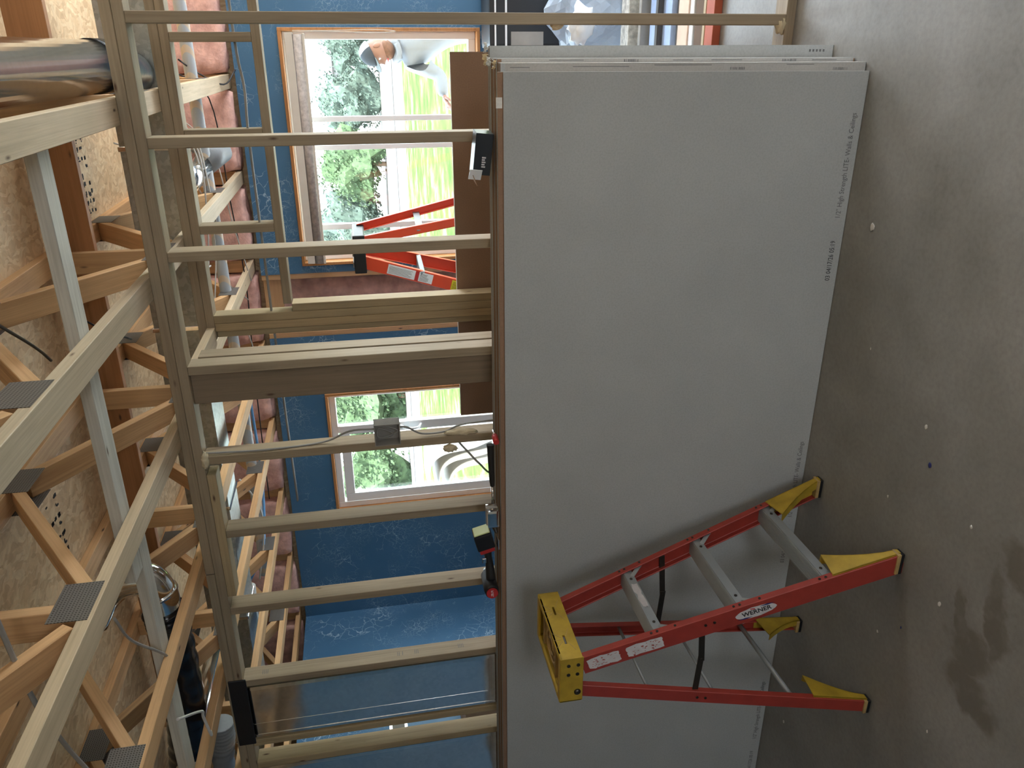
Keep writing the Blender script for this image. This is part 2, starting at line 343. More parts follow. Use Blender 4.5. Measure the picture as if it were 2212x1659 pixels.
def tiled_wall(name, axis, at, th, x0, x1, z0, z1, holes, mat):
    xs = sorted({x0, x1, *[h[0] for h in holes], *[h[1] for h in holes]}); zs = sorted({z0, z1, *[h[2] for h in holes], *[h[3] for h in holes]})
    bm = bmesh.new()
    for a, b in zip(xs, xs[1:]):
        for c_, d_ in zip(zs, zs[1:]):
            mx_, mz_ = (a+b)/2, (c_+d_)/2
            if any(h[0] < mx_ < h[1] and h[2] < mz_ < h[3] for h in holes): continue
            if axis == 'y': abox(bm, (a, at, c_), (b, at+th, d_))
            else: abox(bm, (at, a, c_), (at+th, b, d_))
    bmesh.ops.remove_doubles(bm, verts=bm.verts, dist=1e-5)
    return struct(mk(name, bm, mat))
# ================================================================== the room
FY = 5.79; LX = -4.59
bm = bmesh.new(); abox(bm, (-7.5, -3.2, -.12), (3.8, 6.05, 0)); struct(mk('floor', bm, M_CONC))
bm = bmesh.new(); abox(bm, (-7.5, -3.2, 2.994), (3.8, 6.1, 3.02)); struct(mk('ceiling', bm, M_OSB))
W1 = (-1.45, .13, .80, 2.13); W2 = (-3.58, -2.48, .58, 2.07); PD = (.55, 2.55, 0, 2.1)
tiled_wall('wall_back', 'y', FY, .016, LX, 3.6, 0, 2.43, [W1, W2, PD, (-2.0, -1.51, 0, 2.43)], M_BLUE)
tiled_wall('wall_back_sheathing', 'y', 5.93, .05, -7.5, 3.6, 0, 2.994, [W1, W2, PD], M_OSB)
tiled_wall('wall_left', 'x', LX-.016, .016, -3.1, FY, 0, 2.43, [], M_BLUE)
tiled_wall('wall_left_outer', 'x', -7.5, .05, -3.1, 5.93, 0, 2.994, [], M_WALL)
tiled_wall('wall_right', 'x', 3.6, .1, -3.2, 6.0, 0, 2.994, [(3.6, 5.6, 0, 2.15)], M_WALL)  # hole for the added side daylight
tiled_wall('wall_front', 'y', -3.2, .1, -7.5, 3.7, 0, 2.994, [(.7, 2.2, .6, 1.6)], M_WALL)  # hole cut to let in the added fill daylight
# ---- window_1, the wide one -----------------------------------------------------------
def rect_frame(bm, x0, x1, z0, z1, wd, y0, y1, bev=.003, bottom=True):
    abox(bm, (x0, y0, z0), (x0+wd, y1, z1), 0, bev); abox(bm, (x1-wd, y0, z0), (x1, y1, z1), 0, bev)
    abox(bm, (x0+wd, y0, z1-wd), (x1-wd, y1, z1), 0, bev)
    if bottom: abox(bm, (x0+wd, y0, z0), (x1-wd, y1, z0+wd), 0, bev)
def window(n, x0, x1, z0, z1, stiles, extra=None):
    r = bpy.data.objects.new('window_%d' % n, None); put(r, Matrix.Translation(((x0+x1)/2, FY, z0))); struct(r)
    bm = bmesh.new(); rect_frame(bm, x0, x1, z0, z1, .05, 5.86, 5.93); mk('window_frame', bm, M_WHITE, None, r)
    for a, b, y0, y1 in stiles:
        bm = bmesh.new(); abox(bm, (a, y0, z0+.05), (b, y1, z1-.05), 0, .004); mk('window_stile', bm, M_WHITE, None, r)
    xs = sorted([x0+.05]+[s for st in stiles for s in st[:2]]+[x1-.05])
    for a, b in zip(xs[0::2], xs[1::2]):
        if b-a < .02: continue
        bm = bmesh.new(); abox(bm, (a, 5.893, z0+.05), (b, 5.897, z1-.05)); mk('window_pane', bm, M_GLASS, None, r)
    # casing of stained wood round the opening
    bm = bmesh.new(); rect_frame(bm, x0-.022, x1+.022, z0-.022, z1+.022, .022, FY-.018, 5.93, .002); mk('window_casing', bm, M_CASE, None, r)
    return r
w1 = window(1, -1.43, .11, .82, 2.11, [(-.465, -.43, 5.87, 5.915), (-.655, -.62, 5.875, 5.92), (-1.215, -1.175, 5.87, 5.92)])
w2 = window(2, -3.56, -2.50, .60, 2.05, [(-2.86, -2.80, 5.85, 5.90)])
bm = bmesh.new(); rect_frame(bm, -3.50, -2.80, .66, 1.985, .075, 5.845, 5.885, .006); mk('sash', bm, M_WHITE, None, w2)
tube('sash_handle', [(-2.83, 5.845, 1.50), (-2.83, 5.80, 1.47), (-2.84, 5.79, 1.42), (-2.84, 5.80, 1.36), (-2.83, 5.845, 1.33)], .010, M_WHITE, w2)
# stud bay with insulation, bare between the two windows
for x in (-1.53, -1.98): struct(board('wall_stud_structure', (x, 5.86, 0), (x, 5.86, 2.43), .038, .13, M_TRUSS, None, (0, 1, 0)))
struct(board('wall_header_structure', (-1.97, 5.86, 2.36), (-1.54, 5.86, 2.36), .10, .13, M_TRUSS, None, (0, 0, 1)))
bm = bmesh.new()
for i in range(25):
    for j in range(60):
        pass
NX, NZ = 14, 60; vs = [[bm.verts.new((-1.963+.416*i/NX, 5.865-.05*math.sin(math.pi*i/NX)**.6 + .018*noise.noise(V((i*.5, j*.35, 1))), 2.30*j/NZ)) for i in range(NX+1)] for j in range(NZ+1)]
for j in range(NZ):
    for i in range(NX): bm.faces.new((vs[j][i], vs[j][i+1], vs[j+1][i+1], vs[j+1][i]))
bmesh.ops.solidify(bm, geom=bm.faces[:], thickness=.04)
o = mk('insulation_batt', bm, M_PINK, None, None, True); tag(o, 'pink fibreglass batt in the bare stud bay between the two windows', 'insulation')
bm = bmesh.new(); NX, NZ = 16, 70
vs = [[bm.verts.new((-2.0+.5*i/NX, 5.782 + .010*noise.noise(V((i*.6, j*.25, 5))) + .004*noise.noise(V((i*2.1, j*1.6, 2))), 2.38*j/NZ)) for i in range(NX+1)] for j in range(NZ+1)]
for j in range(NZ):
    for i in range(NX): bm.faces.new((vs[j][i], vs[j][i+1], vs[j+1][i+1], vs[j+1][i]))
M_VB = clear('vapour_barrier', (.96, .93, .93), .10, 1)
o = mk('vapour_barrier', bm, M_VB, None, None, True); tag(o, 'thin clear plastic vapour barrier stapled over the pink insulation bay', 'plastic sheet')
# window blind, cords
r = thing('roller_blind', (-.66, 5.72, 2.0), 'rolled grey-brown woven blind under cream headrail across the wide window top', 'blind')
bm = bmesh.new(); abox(bm, (-1.42, 5.70, 2.035), (.10, 5.77, 2.085), 0, .004); mk('headrail', bm, M_CREAM, None, r)
bm = bmesh.new(); atube(bm, [(-1.42, 5.725, 2.002), (.09, 5.725, 2.002)], .034, 16); mk('rolled_fabric', bm, M_SHADE, None, r)
bm = bmesh.new(); abox(bm, (-1.42, 5.69, 1.958), (.095, 5.70, 1.974), 0, .002); mk('bottom_rail', bm, M_CREAM, None, r)
tube('pull_cord', [(.105, 5.70, 2.03), (.107, 5.70, 1.8), (.10, 5.70, 1.5), (.108, 5.70, 1.37), (.118, 5.70, 1.5), (.112, 5.70, 1.8), (.112, 5.70, 2.03)], .0022, M_CREAM, r, 5)
# ================================================================== floor trusses overhead
def web(p0, p1, par, mat=None): return board('web', p0, p1, .089, .038, mat or M_TRUSS, par, (0, 1, 0) if abs(p1[2]-p0[2]) > abs(p1[1]-p0[1])*3 else (0, 0, 1))
def plate(y0, y1, z0, z1, par, sx_):
    # a shallow plate on the side of the truss
    bm = bmesh.new(); cy, cz = (y0+y1)/2, (z0+z1)/2
    abox(bm, (-.0008, (y0-cy), (z0-cz)), (.0008, (y1-cy), (z1-cz)))
    return mk('nail_plate', bm, M_PLATE, Matrix.Translation((TX+sx_*.0455, cy, cz)), par)
TX = -.195
def make_truss(x, label, mat):
    global TX
    TX = x
    r = thing('floor_truss', (x, 0, 2.475), label, 'truss', 'open web floor trusses overhead')
    board('bottom_chord', (x, .2, 2.494), (x, 5.90, 2.494), .089, .038, mat, r)
    board('top_chord', (x, .2, 2.974), (x, 5.90, 2.974), .089, .038, M_TRUSS, r)
    zb, zt = 2.528, 2.942
    for a, b in (((.50, zb), (1.17, zt)), ((1.85, zb), (1.23, zt)), ((2.02, zb), (2.66, zt)), ((3.36, zb), (2.74, zt)), ((3.66, zb), (4.17, zt)), ((4.98, zb), (4.25, zt)), ((5.04, zb), (5.70, zt))):
        web((x, a[0], a[1]), (x, b[0], b[1]), r)
    web((x, 3.50, 2.513), (x, 3.50, 2.955), r); web((x, 1.93, 2.513), (x, 1.93, 2.955), r); web((x, 5.85, 2.513), (x, 5.85, 2.955), r)
    for s in (1, -1):
        for y in (.45, 1.95, 5.02): plate(y-.085, y+.085, 2.485, 2.59, r, s)
        plate(3.30, 3.60, 2.485, 2.56, r, s)
        for y in (1.20, 2.70, 4.22, 5.75): plate(y-.085, y+.085, 2.885, 2.985, r, s)
    return r
NAMES = ['floor truss nearest the big round silver duct, beside its open end', 'second floor truss from the round silver duct', 'third floor truss from the round duct, over the middle of the stud wall',
 'fourth floor truss from the round duct, right before the black flexible duct', 'fifth floor truss from the round duct, crossing the black flexible duct', 'sixth floor truss, over the metal wall ducts',
 'seventh floor truss, far side, glimpsed behind the metal wall ducts', 'last floor truss, lying along the blue left wall top']
T0 = make_truss(-.195, NAMES[0], M_TRUSSG)
for k in range(1, 8):
    c = copy_tree(T0, (-.628*k + (.003*k if k < 3 else 0), 0, 0)); c['label'] = NAMES[k]
    if k >= 3:
        for ch in c.children:
            if ch.name.startswith('bottom_chord'):
                me = ch.data.copy(); me.materials[0] = M_TRUSS; ch.data = me
# lateral bracing laid flat over the bottom chords, and the deep board standing behind
r = board('brace_board', (-.16, 2.395, 2.533), (-1.64, 2.395, 2.533), .089, .036, M_BRACE); tag(r, 'pale grey flat bracing board lying over the first three truss chords', 'board')
r = board('brace_board', (-1.50, 2.49, 2.533), (-4.5, 2.47, 2.533), .089, .036, M_BRACE); tag(r, 'pale grey flat bracing board running left over the far truss chords', 'board')
r = board('deep_ribbon_board', (.6, 3.575, 2.878), (-4.5, 3.575, 2.878), .038, .148, M_BROWN, None); tag(r, 'deep dark red-brown board on edge crossing between the truss webs', 'board')
# subfloor print: worn illegible stencil marks
random.seed(3)
for (x, y, sx_, lab) in ((.06, 4.1, .26, 'faded black stencil print on the ceiling board, by the round duct'), (-.50, 4.25, .5, 'faded black stencil print on the ceiling board, right of the brown board'),
                         (-.62, 2.35, .5, 'faded black stencil print on the ceiling board above the grey brace'), (-1.78, 3.0, .3, 'faded stencil print on ceiling board left of the third truss'), (-1.75, 4.1, .2, 'small faded stencil print on ceiling board behind the webs')):
    bm = bmesh.new()
    for i in range(int(sx_/.042)):
        for j in range(3):
            if random.random() < .72:
                a = x-sx_/2+i*.042; b = y-.05+j*.042+random.uniform(-.004, .004)
                for q in range(2):
                    u = a+random.uniform(0, .016); v_ = b+random.uniform(0, .014)
                    abox(bm, (u, v_, 2.9925), (u+random.uniform(.006, .020), v_+random.uniform(.006, .026), 2.9945))
    tag(mk('stencil_print', bm, M_INK), lab, 'print')
# ================================================================== ducts, pipes, wires
r = thing('round_duct', (-.052, 2.3, 2.64), 'large shiny round galvanised duct overhead beside the first truss', 'duct')
tube('duct_tube', [(-.058, .6, 2.655), (-.058, 3.45, 2.645)], .094, M_GALV, r, 40)
bm = bmesh.new()
pts_ = [(-.052+.096*math.cos(a_*math.pi/24), 2.36+.012*math.sin(a_*1.9)+.010*math.sin(a_*.7), 2.66+.096*math.sin(a_*math.pi/24)) for a_ in range(49)]; atube(bm, pts_, .006, 6)
pts_ = [(-.052+.096*math.cos(a_*math.pi/24), 2.39+.010*math.sin(a_*1.3+1), 2.66+.096*math.sin(a_*math.pi/24)) for a_ in range(49)]; atube(bm, pts_, .004, 6)
mk('tape_seam', bm, M_CHROME, None, r)
tube('rubber_boot', [(-.058, 3.46, 2.645), (-.06, 3.65, 2.645), (-.08, 3.85, 2.65), (-.10, 4.08, 2.665)], .100, M_BLACKF, r, 28)
r = thing('rectangular_duct', (-1.5, 4.24, 2.555), 'long rectangular galvanised duct running behind the stud wall top plates', 'duct')
bm = bmesh.new(); xs = [.5, -.43, -1.33, -2.42, -3.2, -4.4]
for a, b in zip(xs, xs[1:]): abox(bm, (b+.001, 4.10, 2.556), (a-.001, 4.39, 2.775), 0, .004)
mk('duct_body', bm, M_GALVD, None, r)
for a in xs[1:-1]:
    bm = bmesh.new(); abox(bm, (a-.012, 4.092, 2.548), (a+.012, 4.398, 2.783), 0, .003); mk('drive_cleat', bm, M_GALV, None, r)
r = thing('flexible_duct', (-2.5, 2.85, 2.55), 'fat black plastic wrapped flexible duct between the trusses', 'duct')
pts = smoothpath([(-2.13, 2.85, 2.612), (-2.25, 2.85, 2.605), (-2.55, 2.85, 2.605), (-2.8, 2.84, 2.62), (-3.05, 2.84, 2.65), (-3.5, 2.84, 2.68)], 16)
bm = bmesh.new(); atube(bm, pts, [.083+.003*math.sin(i*1.3)+.006*noise.noise(V((i*.35, 0, 0))) for i in range(len(pts))], 28); mk('black_jacket', bm, M_BLACKF, None, r)
tube('galvanised_elbow', [(-2.14, 2.85, 2.612), (-2.05, 2.85, 2.615), (-1.975, 2.85, 2.655), (-1.965, 2.84, 2.74), (-2.02, 2.83, 2.82), (-2.12, 2.80, 2.88)], .070, M_GALV, r, 28)
bm = bmesh.new(); atube(bm, [(-2.055, 2.85, 2.613), (-2.043, 2.85, 2.616)], .075, 28); mk('elbow_bead', bm, M_GALV, None, r)
r = tube('straight_duct', [(-2.95, 2.3, 2.632), (-2.97, 3.95, 2.61)], .058, M_GALV, None, 28); tag(r, 'narrow shiny straight duct below the black flexible duct', 'duct')
pts = smoothpath([(-3.13, 3.20, 2.575), (-3.22, 3.20, 2.58), (-3.35, 3.20, 2.60), (-3.75, 3.19, 2.64)], 14)
bm = bmesh.new(); atube(bm, pts, [.060+.004*math.sin(i*1.9) for i in range(len(pts))], 20); r = mk('insulated_flexible_duct', bm, M_GREYF); tag(r, 'grey wrinkled insulated flexible duct at the wall top, left of the metal stacks', 'duct')
r = tube('wrapped_pipe', [(.5, 5.02, 2.575), (-.35, 5.02, 2.565), (-1.9, 5.05, 2.56), (-3.0, 5.08, 2.575), (-3.6, 5.1, 2.60)], .035, M_STRIPE, None, 16); tag(r, 'grey pipe with tan spiral tape running above the blue wall', 'pipe')
r = thing('branch_duct', (-.6, 5.1, 2.6), 'shiny angled branch duct with taped grey collar by the pink insulation', 'duct')
tube('duct_tube', [(-.76, 4.75, 2.72), (-.62, 5.05, 2.60)], .085, M_GALV, r, 24, False); tube('taped_collar', [(-.62, 5.05, 2.60), (-.55, 5.2, 2.50)], .088, M_GREYF, r, 24, False)
WS = [('white', M_WIRE, .0045, [(-.30, 4.75, 2.85), (-.42, 4.9, 2.60), (-.75, 4.95, 2.55), (-1.3, 5.1, 2.56), (-1.75, 5.3, 2.60)], 'white cable drooping through the first two trusses'),
 ('white', M_WIRE, .0045, [(-.33, 4.78, 2.90), (-.47, 4.9, 2.62), (-.8, 4.97, 2.58), (-1.35, 5.2, 2.58), (-1.6, 5.5, 2.50)], 'white cable beside another, sagging toward the bare stud bay'),
 ('white', M_WIRE, .0045, [(-.45, 4.6, 2.93), (-.62, 4.85, 2.66), (-1.0, 5.0, 2.57), (-1.5, 4.9, 2.62)], 'white cable passing above the branch duct'),
 ('white', M_WIRE, .0045, [(-.25, 4.55, 2.93), (-.36, 4.70, 2.66), (-.52, 4.78, 2.55), (-.90, 4.80, 2.56), (-1.25, 4.78, 2.60)], 'white cable nearest the rectangular duct, sagging between trusses'),
 ('white', M_WIRE, .004, [(-.28, 5.25, 2.93), (-.40, 5.30, 2.70), (-.62, 5.35, 2.56), (-1.02, 5.40, 2.52), (-1.48, 5.55, 2.47)], 'thin white cable hanging just in front of the pink insulation'),
 ('white', M_WIRE, .004, [(-1.52, 5.2, 2.62), (-1.72, 5.3, 2.52), (-2.05, 5.45, 2.50), (-2.35, 5.4, 2.56)], 'white cable curving over the bare stud bay'),
 ('black', M_BLACK, .005, [(-.05, 4.9, 2.60), (-.12, 5.1, 2.55), (-.20, 5.45, 2.46), (-.12, 5.6, 2.40)], 'black cable end with bare strands poking out by the first truss'),
 ('white', M_WIRE, .005, [(-1.15, 4.7, 2.56), (-1.3, 4.6, 2.74), (-1.45, 4.7, 2.60), (-1.5, 5.0, 2.6)], 'short looped white cable above the header'),
 ('black', M_BLACK, .004, [(-.1, 5.3, 2.75), (-.28, 5.4, 2.55), (-.9, 5.45, 2.52), (-1.5, 5.5, 2.50), (-2.2, 5.5, 2.53), (-3.2, 5.5, 2.55)], 'thin black cable along the pink insulation'),
 ('white', M_WIRE, .006, [(-2.65, 4.85, 2.62), (-2.9, 4.9, 2.53), (-3.2, 4.95, 2.54), (-3.5, 4.9, 2.60)], 'white cable hanging beside the blue pipe'),
 ('black', M_BLACK, .004, [(-1.15, 3.45, 2.70), (-1.05, 3.3, 2.76), (-.88, 3.25, 2.95)], 'black cable curving in front of the deep brown board')]
for c_, m_, rr, p_, lab in WS: tag(tube('cable', p_, rr, m_, None, 6), lab, 'cable')
r = tube('water_pipe', [(-2.3, 5.35, 2.56), (-2.9, 5.3, 2.55), (-3.3, 5.0, 2.56), (-3.45, 4.75, 2.66), (-3.7, 4.7, 2.72)], .010, M_BLUEP, None, 8); tag(r, 'bright blue flexible water pipe among the trusses', 'pipe')
r = tube('white_drain_pipe', [(-3.35, 4.62, 2.62), (-3.75, 4.62, 2.64)], .04, M_WHITEPVC, None, 16); tag(r, 'short fat white plastic pipe among the far trusses', 'pipe')
tag(tube('steel_rod', [(-.30, 2.30, 2.90), (-.62, 2.45, 2.88), (-.98, 2.93, 2.88), (-1.1, 3.1, 2.9)], .006, M_STEEL, None, 6), 'thin grey conduit sloping across the ceiling board at the photo edge', 'conduit')
tag(tube('steel_rod', [(-1.05, 1.68, 2.61), (-1.52, 1.76, 2.62), (-1.78, 1.84, 2.62), (-2.1, 1.95, 2.6)], .007, M_WIREG, None, 6), 'thin grey conduit under the truss webs, photo corner', 'conduit')
tag(tube('cable', [(-1.66, 2.2, 2.55), (-1.85, 2.32, 2.56), (-2.05, 2.45, 2.5), (-2.2, 2.48, 2.52), (-2.35, 2.5, 2.6)], .005, M_WIREG, None, 6), 'grey cable drooping before the black flexible duct', 'cable')
tag(tube('cable', [(-2.30, 2.4, 2.50), (-2.42, 2.55, 2.46), (-2.50, 2.6, 2.47), (-2.62, 2.62, 2.46), (-2.70, 2.75, 2.50)], .006, M_WIRE, None, 6), 'kinked white cable below the black flexible duct', 'cable')
# pink insulation pushed in each truss bay over the far wall
random.seed(5)
for k in range(9):
    x = .12 - .628*k; s = .262
    o = lumpy('rim_insulation', (x, 5.835, 2.70), (s, .085, .235), M_PINK, None, .10, 2.6, 4, None, .88)
    tag(o, ['pink insulation stuffed in the rim bay right of the round duct', 'pink insulation in the rim bay over the wide window, right part', 'pink insulation in the rim bay above the branch duct', 'pink insulation in the rim bay over the bare stud bay',
            'pink insulation in the rim bay over the second window, right part', 'pink insulation in the rim bay over the second window, left part', 'pink insulation in the rim bay left of the second window', 'pink insulation in the rim bay near the blue corner', 'pink insulation beyond the blue corner'][k], 'insulation', 'rim insulation pieces')
# ================================================================== wall A (the near stud wall)
AY = 3.04
def stud(x, label, y=AY, z0=.038, z1=2.399, w=.038, d=.089, mat=None, group='studs of the near wall', name='wall_stud'):
    o = board(name, (x, y+d/2, z0), (x, y+d/2, z1), w, d, mat or M_STUD, None, (0, 1, 0))
    return tag(o, label, 'stud', group)
r = thing('top_plate', (-1.7, AY, 2.40), 'doubled top plate of the near stud wall, under the trusses', 'wall plate')
board('lower_plate', (.6, AY+.0445, 2.418), (-4.5, AY+.0445, 2.418), .089, .037, M_STUD, r)
board('upper_plate', (.6, AY+.0445, 2.456), (-2.12, AY+.0445, 2.456), .089, .037, M_STUD, r); board('upper_plate', (-2.125, AY+.0445, 2.456), (-4.5, AY+.0445, 2.456), .089, .037, M_STUD, r)
tag(board('splice_board', (-1.63, AY+.0445, 2.380), (-2.25, AY+.0445, 2.380), .089, .037, M_STUDY), 'short splice board nailed under the near wall top plate', 'board')
tag(board('bottom_plate', (.6, AY+.0445, .019), (-4.5, AY+.0445, .019), .089, .038, M_STUD), 'pale bottom plate of the near wall lying on the concrete', 'wall plate')
stud(.100, 'plain near-wall stud farthest right, beside the stack end'); stud(-.302, 'near-wall stud standing behind the black box'); stud(-.708, 'near-wall stud in front of the orange ladder top')
stud(-1.162, 'near-wall stud just right of the wide board')
tag(board('wide_board', (-1.247, AY+.045, .038), (-1.247, AY+.045, 2.399), .135, .038, M_HDR, None, (0, 1, 0)), 'wide dark brown board standing flat in the near wall', 'board')
stud(-1.563, 'bark-stained near-wall stud carrying the grey outlet box', mat=M_WANE); stud(-1.925, 'near-wall stud left of the second window', z1=2.361); stud(-2.332, 'near-wall stud above the cordless drill head')
o = stud(-2.757, 'near-wall stud with printed stamps, right of the metal stacks'); STAMP = o
stud(-3.135, 'knotty near-wall stud between the two metal stacks', mat=M_STUDY); stud(-3.285, 'knotty near-wall stud right against the second metal stack', mat=M_STUDY)
for i, (z, s) in enumerate(((2.30, 'Brunswick'), (1.58, '2'), (1.66, 'SPF'), (1.36, 'S-DRY'))):
    text('stamp_print', ('IIII IIII', 'STAMP', 'II II', 'KD-HT')[i] if False else ('||||', '|||', '|| |', '||||')[i], .03, basis((-2.737, AY+.045, z), (0, 0, -1), (0, 1, 0)), M_INKG, STAMP)
# nail heads on studs are painted by the knots in the wood itself
# spray foam blobs
for c_, s_, lab in (((-1.533, 3.05, 1.33), (.014, .018, .07), 'dried spray foam beads on the stained stud, low'), ((-1.555, 3.03, 2.39), (.035, .03, .014), 'dried spray foam blob under the top plate at the stained stud'),
                    ((-1.60, 3.035, 1.38), (.018, .014, .03), 'dried spray foam blob on the stained stud face'), ((.085, 3.055, .05), (.035, .02, .02), 'yellowish spray foam blob on the bottom plate'), ((.082, 3.10, .92), (.018, .02, .025), 'spray foam lump on the right stud side')):
    tag(lumpy('spray_foam', c_, s_, M_FOAM, None, .5, 3, 3), lab, 'foam')
# outlet box with cables
r = thing('outlet_box', (-1.525, 3.03, 1.60), 'grey plastic outlet box nailed on the bark-stained stud', 'electrical box')
bm = bmesh.new(); x0, x1, y0, y1, z0, z1, tt = -1.543, -1.445, 2.998, 3.062, 1.592, 1.70, .004
abox(bm, (x0, y1-tt, z0), (x1, y1, z1)); abox(bm, (x0, y0, z0), (x0+tt, y1, z1)); abox(bm, (x1-tt, y0, z0), (x1, y1, z1)); abox(bm, (x0, y0, z0), (x1, y1, z0+tt)); abox(bm, (x0, y0, z1-tt), (x1, y1, z1))
mk('box_shell', bm, M_GREYBOX, None, r)
tube('folded_wire', [(-1.535, 3.04, 1.69), (-1.50, 3.015, 1.62), (-1.47, 3.02, 1.68), (-1.51, 3.012, 1.68), (-1.49, 3.02, 1.60), (-1.46, 3.03, 1.66)], .003, M_WIREG, r, 6)
tag(tube('cable', [(-1.535, 3.06, 2.40), (-1.538, 3.05, 2.15), (-1.536, 3.07, 1.92), (-1.48, 3.04, 1.80), (-1.475, 3.03, 1.70)], .0045, M_WIREG, None, 6), 'grey cable stapled down the stained stud into the outlet box', 'cable')
tag(tube('cable', [(-1.475, 3.03, 1.597), (-1.48, 3.03, 1.56), (-1.525, 3.05, 1.50), (-1.53, 3.06, 1.40), (-1.50, 3.06, 1.30), (-1.50, 3.08, 1.0), (-1.50, 3.08, .6)], .0045, M_WIREG, None, 6), 'pair cable leaving the outlet box bottom along the stud', 'cable')
tag(tube('cable', [(-1.575, 3.03, 1.34), (-1.63, 3.035, 1.30), (-1.70, 3.05, 1.25), (-1.78, 3.08, 1.18), (-1.83, 3.09, 1.0), (-1.83, 3.09, .7)], .0045, M_WIREG, None, 6), 'curved cable dropping left from the foam on the stained stud', 'cable')
# metal wall stacks
def stack(x0, x1, label):
    r = thing('wall_duct', ((x0+x1)/2, 3.08, .04), label, 'duct', 'flat metal ducts between the left studs')
    bm = bmesh.new(); abox(bm, (x0, 3.05, .04), (x1, 3.128, 2.395), 0, .022); mk('duct_body', bm, M_GALV, None, r)
    bm = bmesh.new(); abox(bm, (x0+.005, 3.0475, .04), (x0+.018, 3.052, 2.39)); abox(bm, (x0+.085, 3.0485, .04), (x0+.089, 3.051, 2.39)); mk('seam', bm, M_GALV, None, r)
stack(-3.110, -2.792, 'flat shiny metal wall duct between printed and knotty studs'); stack(-3.70, -3.315, 'flat shiny metal wall duct at the photo edge')
bm = bmesh.new(); abox(bm, (-3.13, 3.030, 2.385), (-2.725, 3.0385, 2.465), 0, .003); tag(mk('rubber_strip', bm, M_BLACK), 'black rubber strip stuck on the top plate over the metal duct', 'strip')
# ================================================================== wall B (opening framed behind)
BY = 3.70; gB = 'framing of the wall behind'
r = thing('top_plate', (-.3, BY, 2.40), 'doubled top plate of the framed opening behind the near wall', 'wall plate')
board('lower_plate', (.7, BY+.0445, 2.418), (-1.265, BY+.0445, 2.418), .089, .037, M_STUD, r); board('upper_plate', (.7, BY+.0445, 2.456), (-1.265, BY+.0445, 2.456), .089, .037, M_STUD, r)
tag(board('header_rail', (.7, BY+.0445, 2.058), (-1.107, BY+.0445, 2.058), .089, .037, M_STUD), 'pale flat header rail over the wide opening behind', 'board')
for x, l in ((.048, 'right'), (-.335, 'middle'), (-.745, 'left')):
    stud(x, {'right': 'short cripple stud nearest the round duct, above the opening', 'middle': 'short cripple stud half hidden by the stud behind the black box', 'left': 'short cripple stud left, above the orange ladder'}[l], BY, 2.077, 2.399, group='cripple studs over the opening', name='cripple_stud')
stud(-1.127, 'jack stud at the left side of the wide opening', BY, .038, 2.039, mat=M_STUDY, group=gB); stud(-1.166, 'king stud beside the jack stud of the opening', BY, mat=M_STUDY, group=gB); stud(-1.205, 'yellow corner stud of the wall behind', BY, mat=M_STUDY, group=gB)
stud(-1.243, 'set back yellow corner stud of the wall behind', BY+.03, mat=M_STUDY, group=gB)
stud(-1.20, 'stud half hidden behind the near-wall stud by the wide board', 3.25, group=gB)
r = board('tie_plate', (-1.245, 3.135, 2.418), (-1.245, 3.695, 2.418), .089, .037, M_TRUSSG); tag(r, 'short pale plate tying the two stud walls at the top', 'wall plate')
for dy in (0, .016): tag(tube('cable', [(.7, BY+.04+dy, 2.155), (.047, BY+.04+dy, 2.150), (-.15, BY+.04+dy, 2.135), (-.335, BY+.04+dy, 2.142), (-.745, BY+.04+dy, 2.142), (-1.25, BY+.04+dy, 2.14), (-2.3, BY+.2+dy, 2.15)], .005, M_WIREG, None, 6), 'front cable of the pair strung through the cripple studs' if dy == 0 else 'rear cable of the pair strung through the cripple studs', 'cable')
tag(board('bottom_plate', (.7, BY+.0445, .019), (-.28, BY+.0445, .019), .089, .038, M_RUST), 'red-orange board on the floor at the opening behind', 'board')
# drywall sheets leaning on the far side of wall B
def sheet(name, x0, x1, yb, yt, H, th, facef, backm, label, group=None, top=None):
    # bottom front edge at yb, top front edge at yt; front faces the camera
    a = math.asin((yt-yb)/H); m = Matrix.Translation((0, yb, .002)) @ Matrix.Rotation(-a, 4, 'X')
    bm = bmesh.new(); abox(bm, (x0, 0, 0), (x1, th, H), 0)
    for f in bm.faces:
        n = f.normal
        f.material_index = 0 if n.y < -.5 else 1 if n.y > .5 else 2
    me_m = m @ Matrix.Translation(((x0+x1)/2, 0, 0))
    for v in bm.verts: v.co.x -= (x0+x1)/2
    o = mk(name, bm, [facef, backm, M_GYPE], me_m); return tag(o, label, 'drywall sheet', group)
for i in range(2):
    sheet('drywall_sheet', -1.82, -.012-.01*i, 3.815+.014*i, 3.815+.014*i, 1.235, .0127, M_GYPB, M_GYPF, ['brown-backed drywall sheet standing behind the framed opening', 'second drywall sheet hidden behind the brown one'][i])
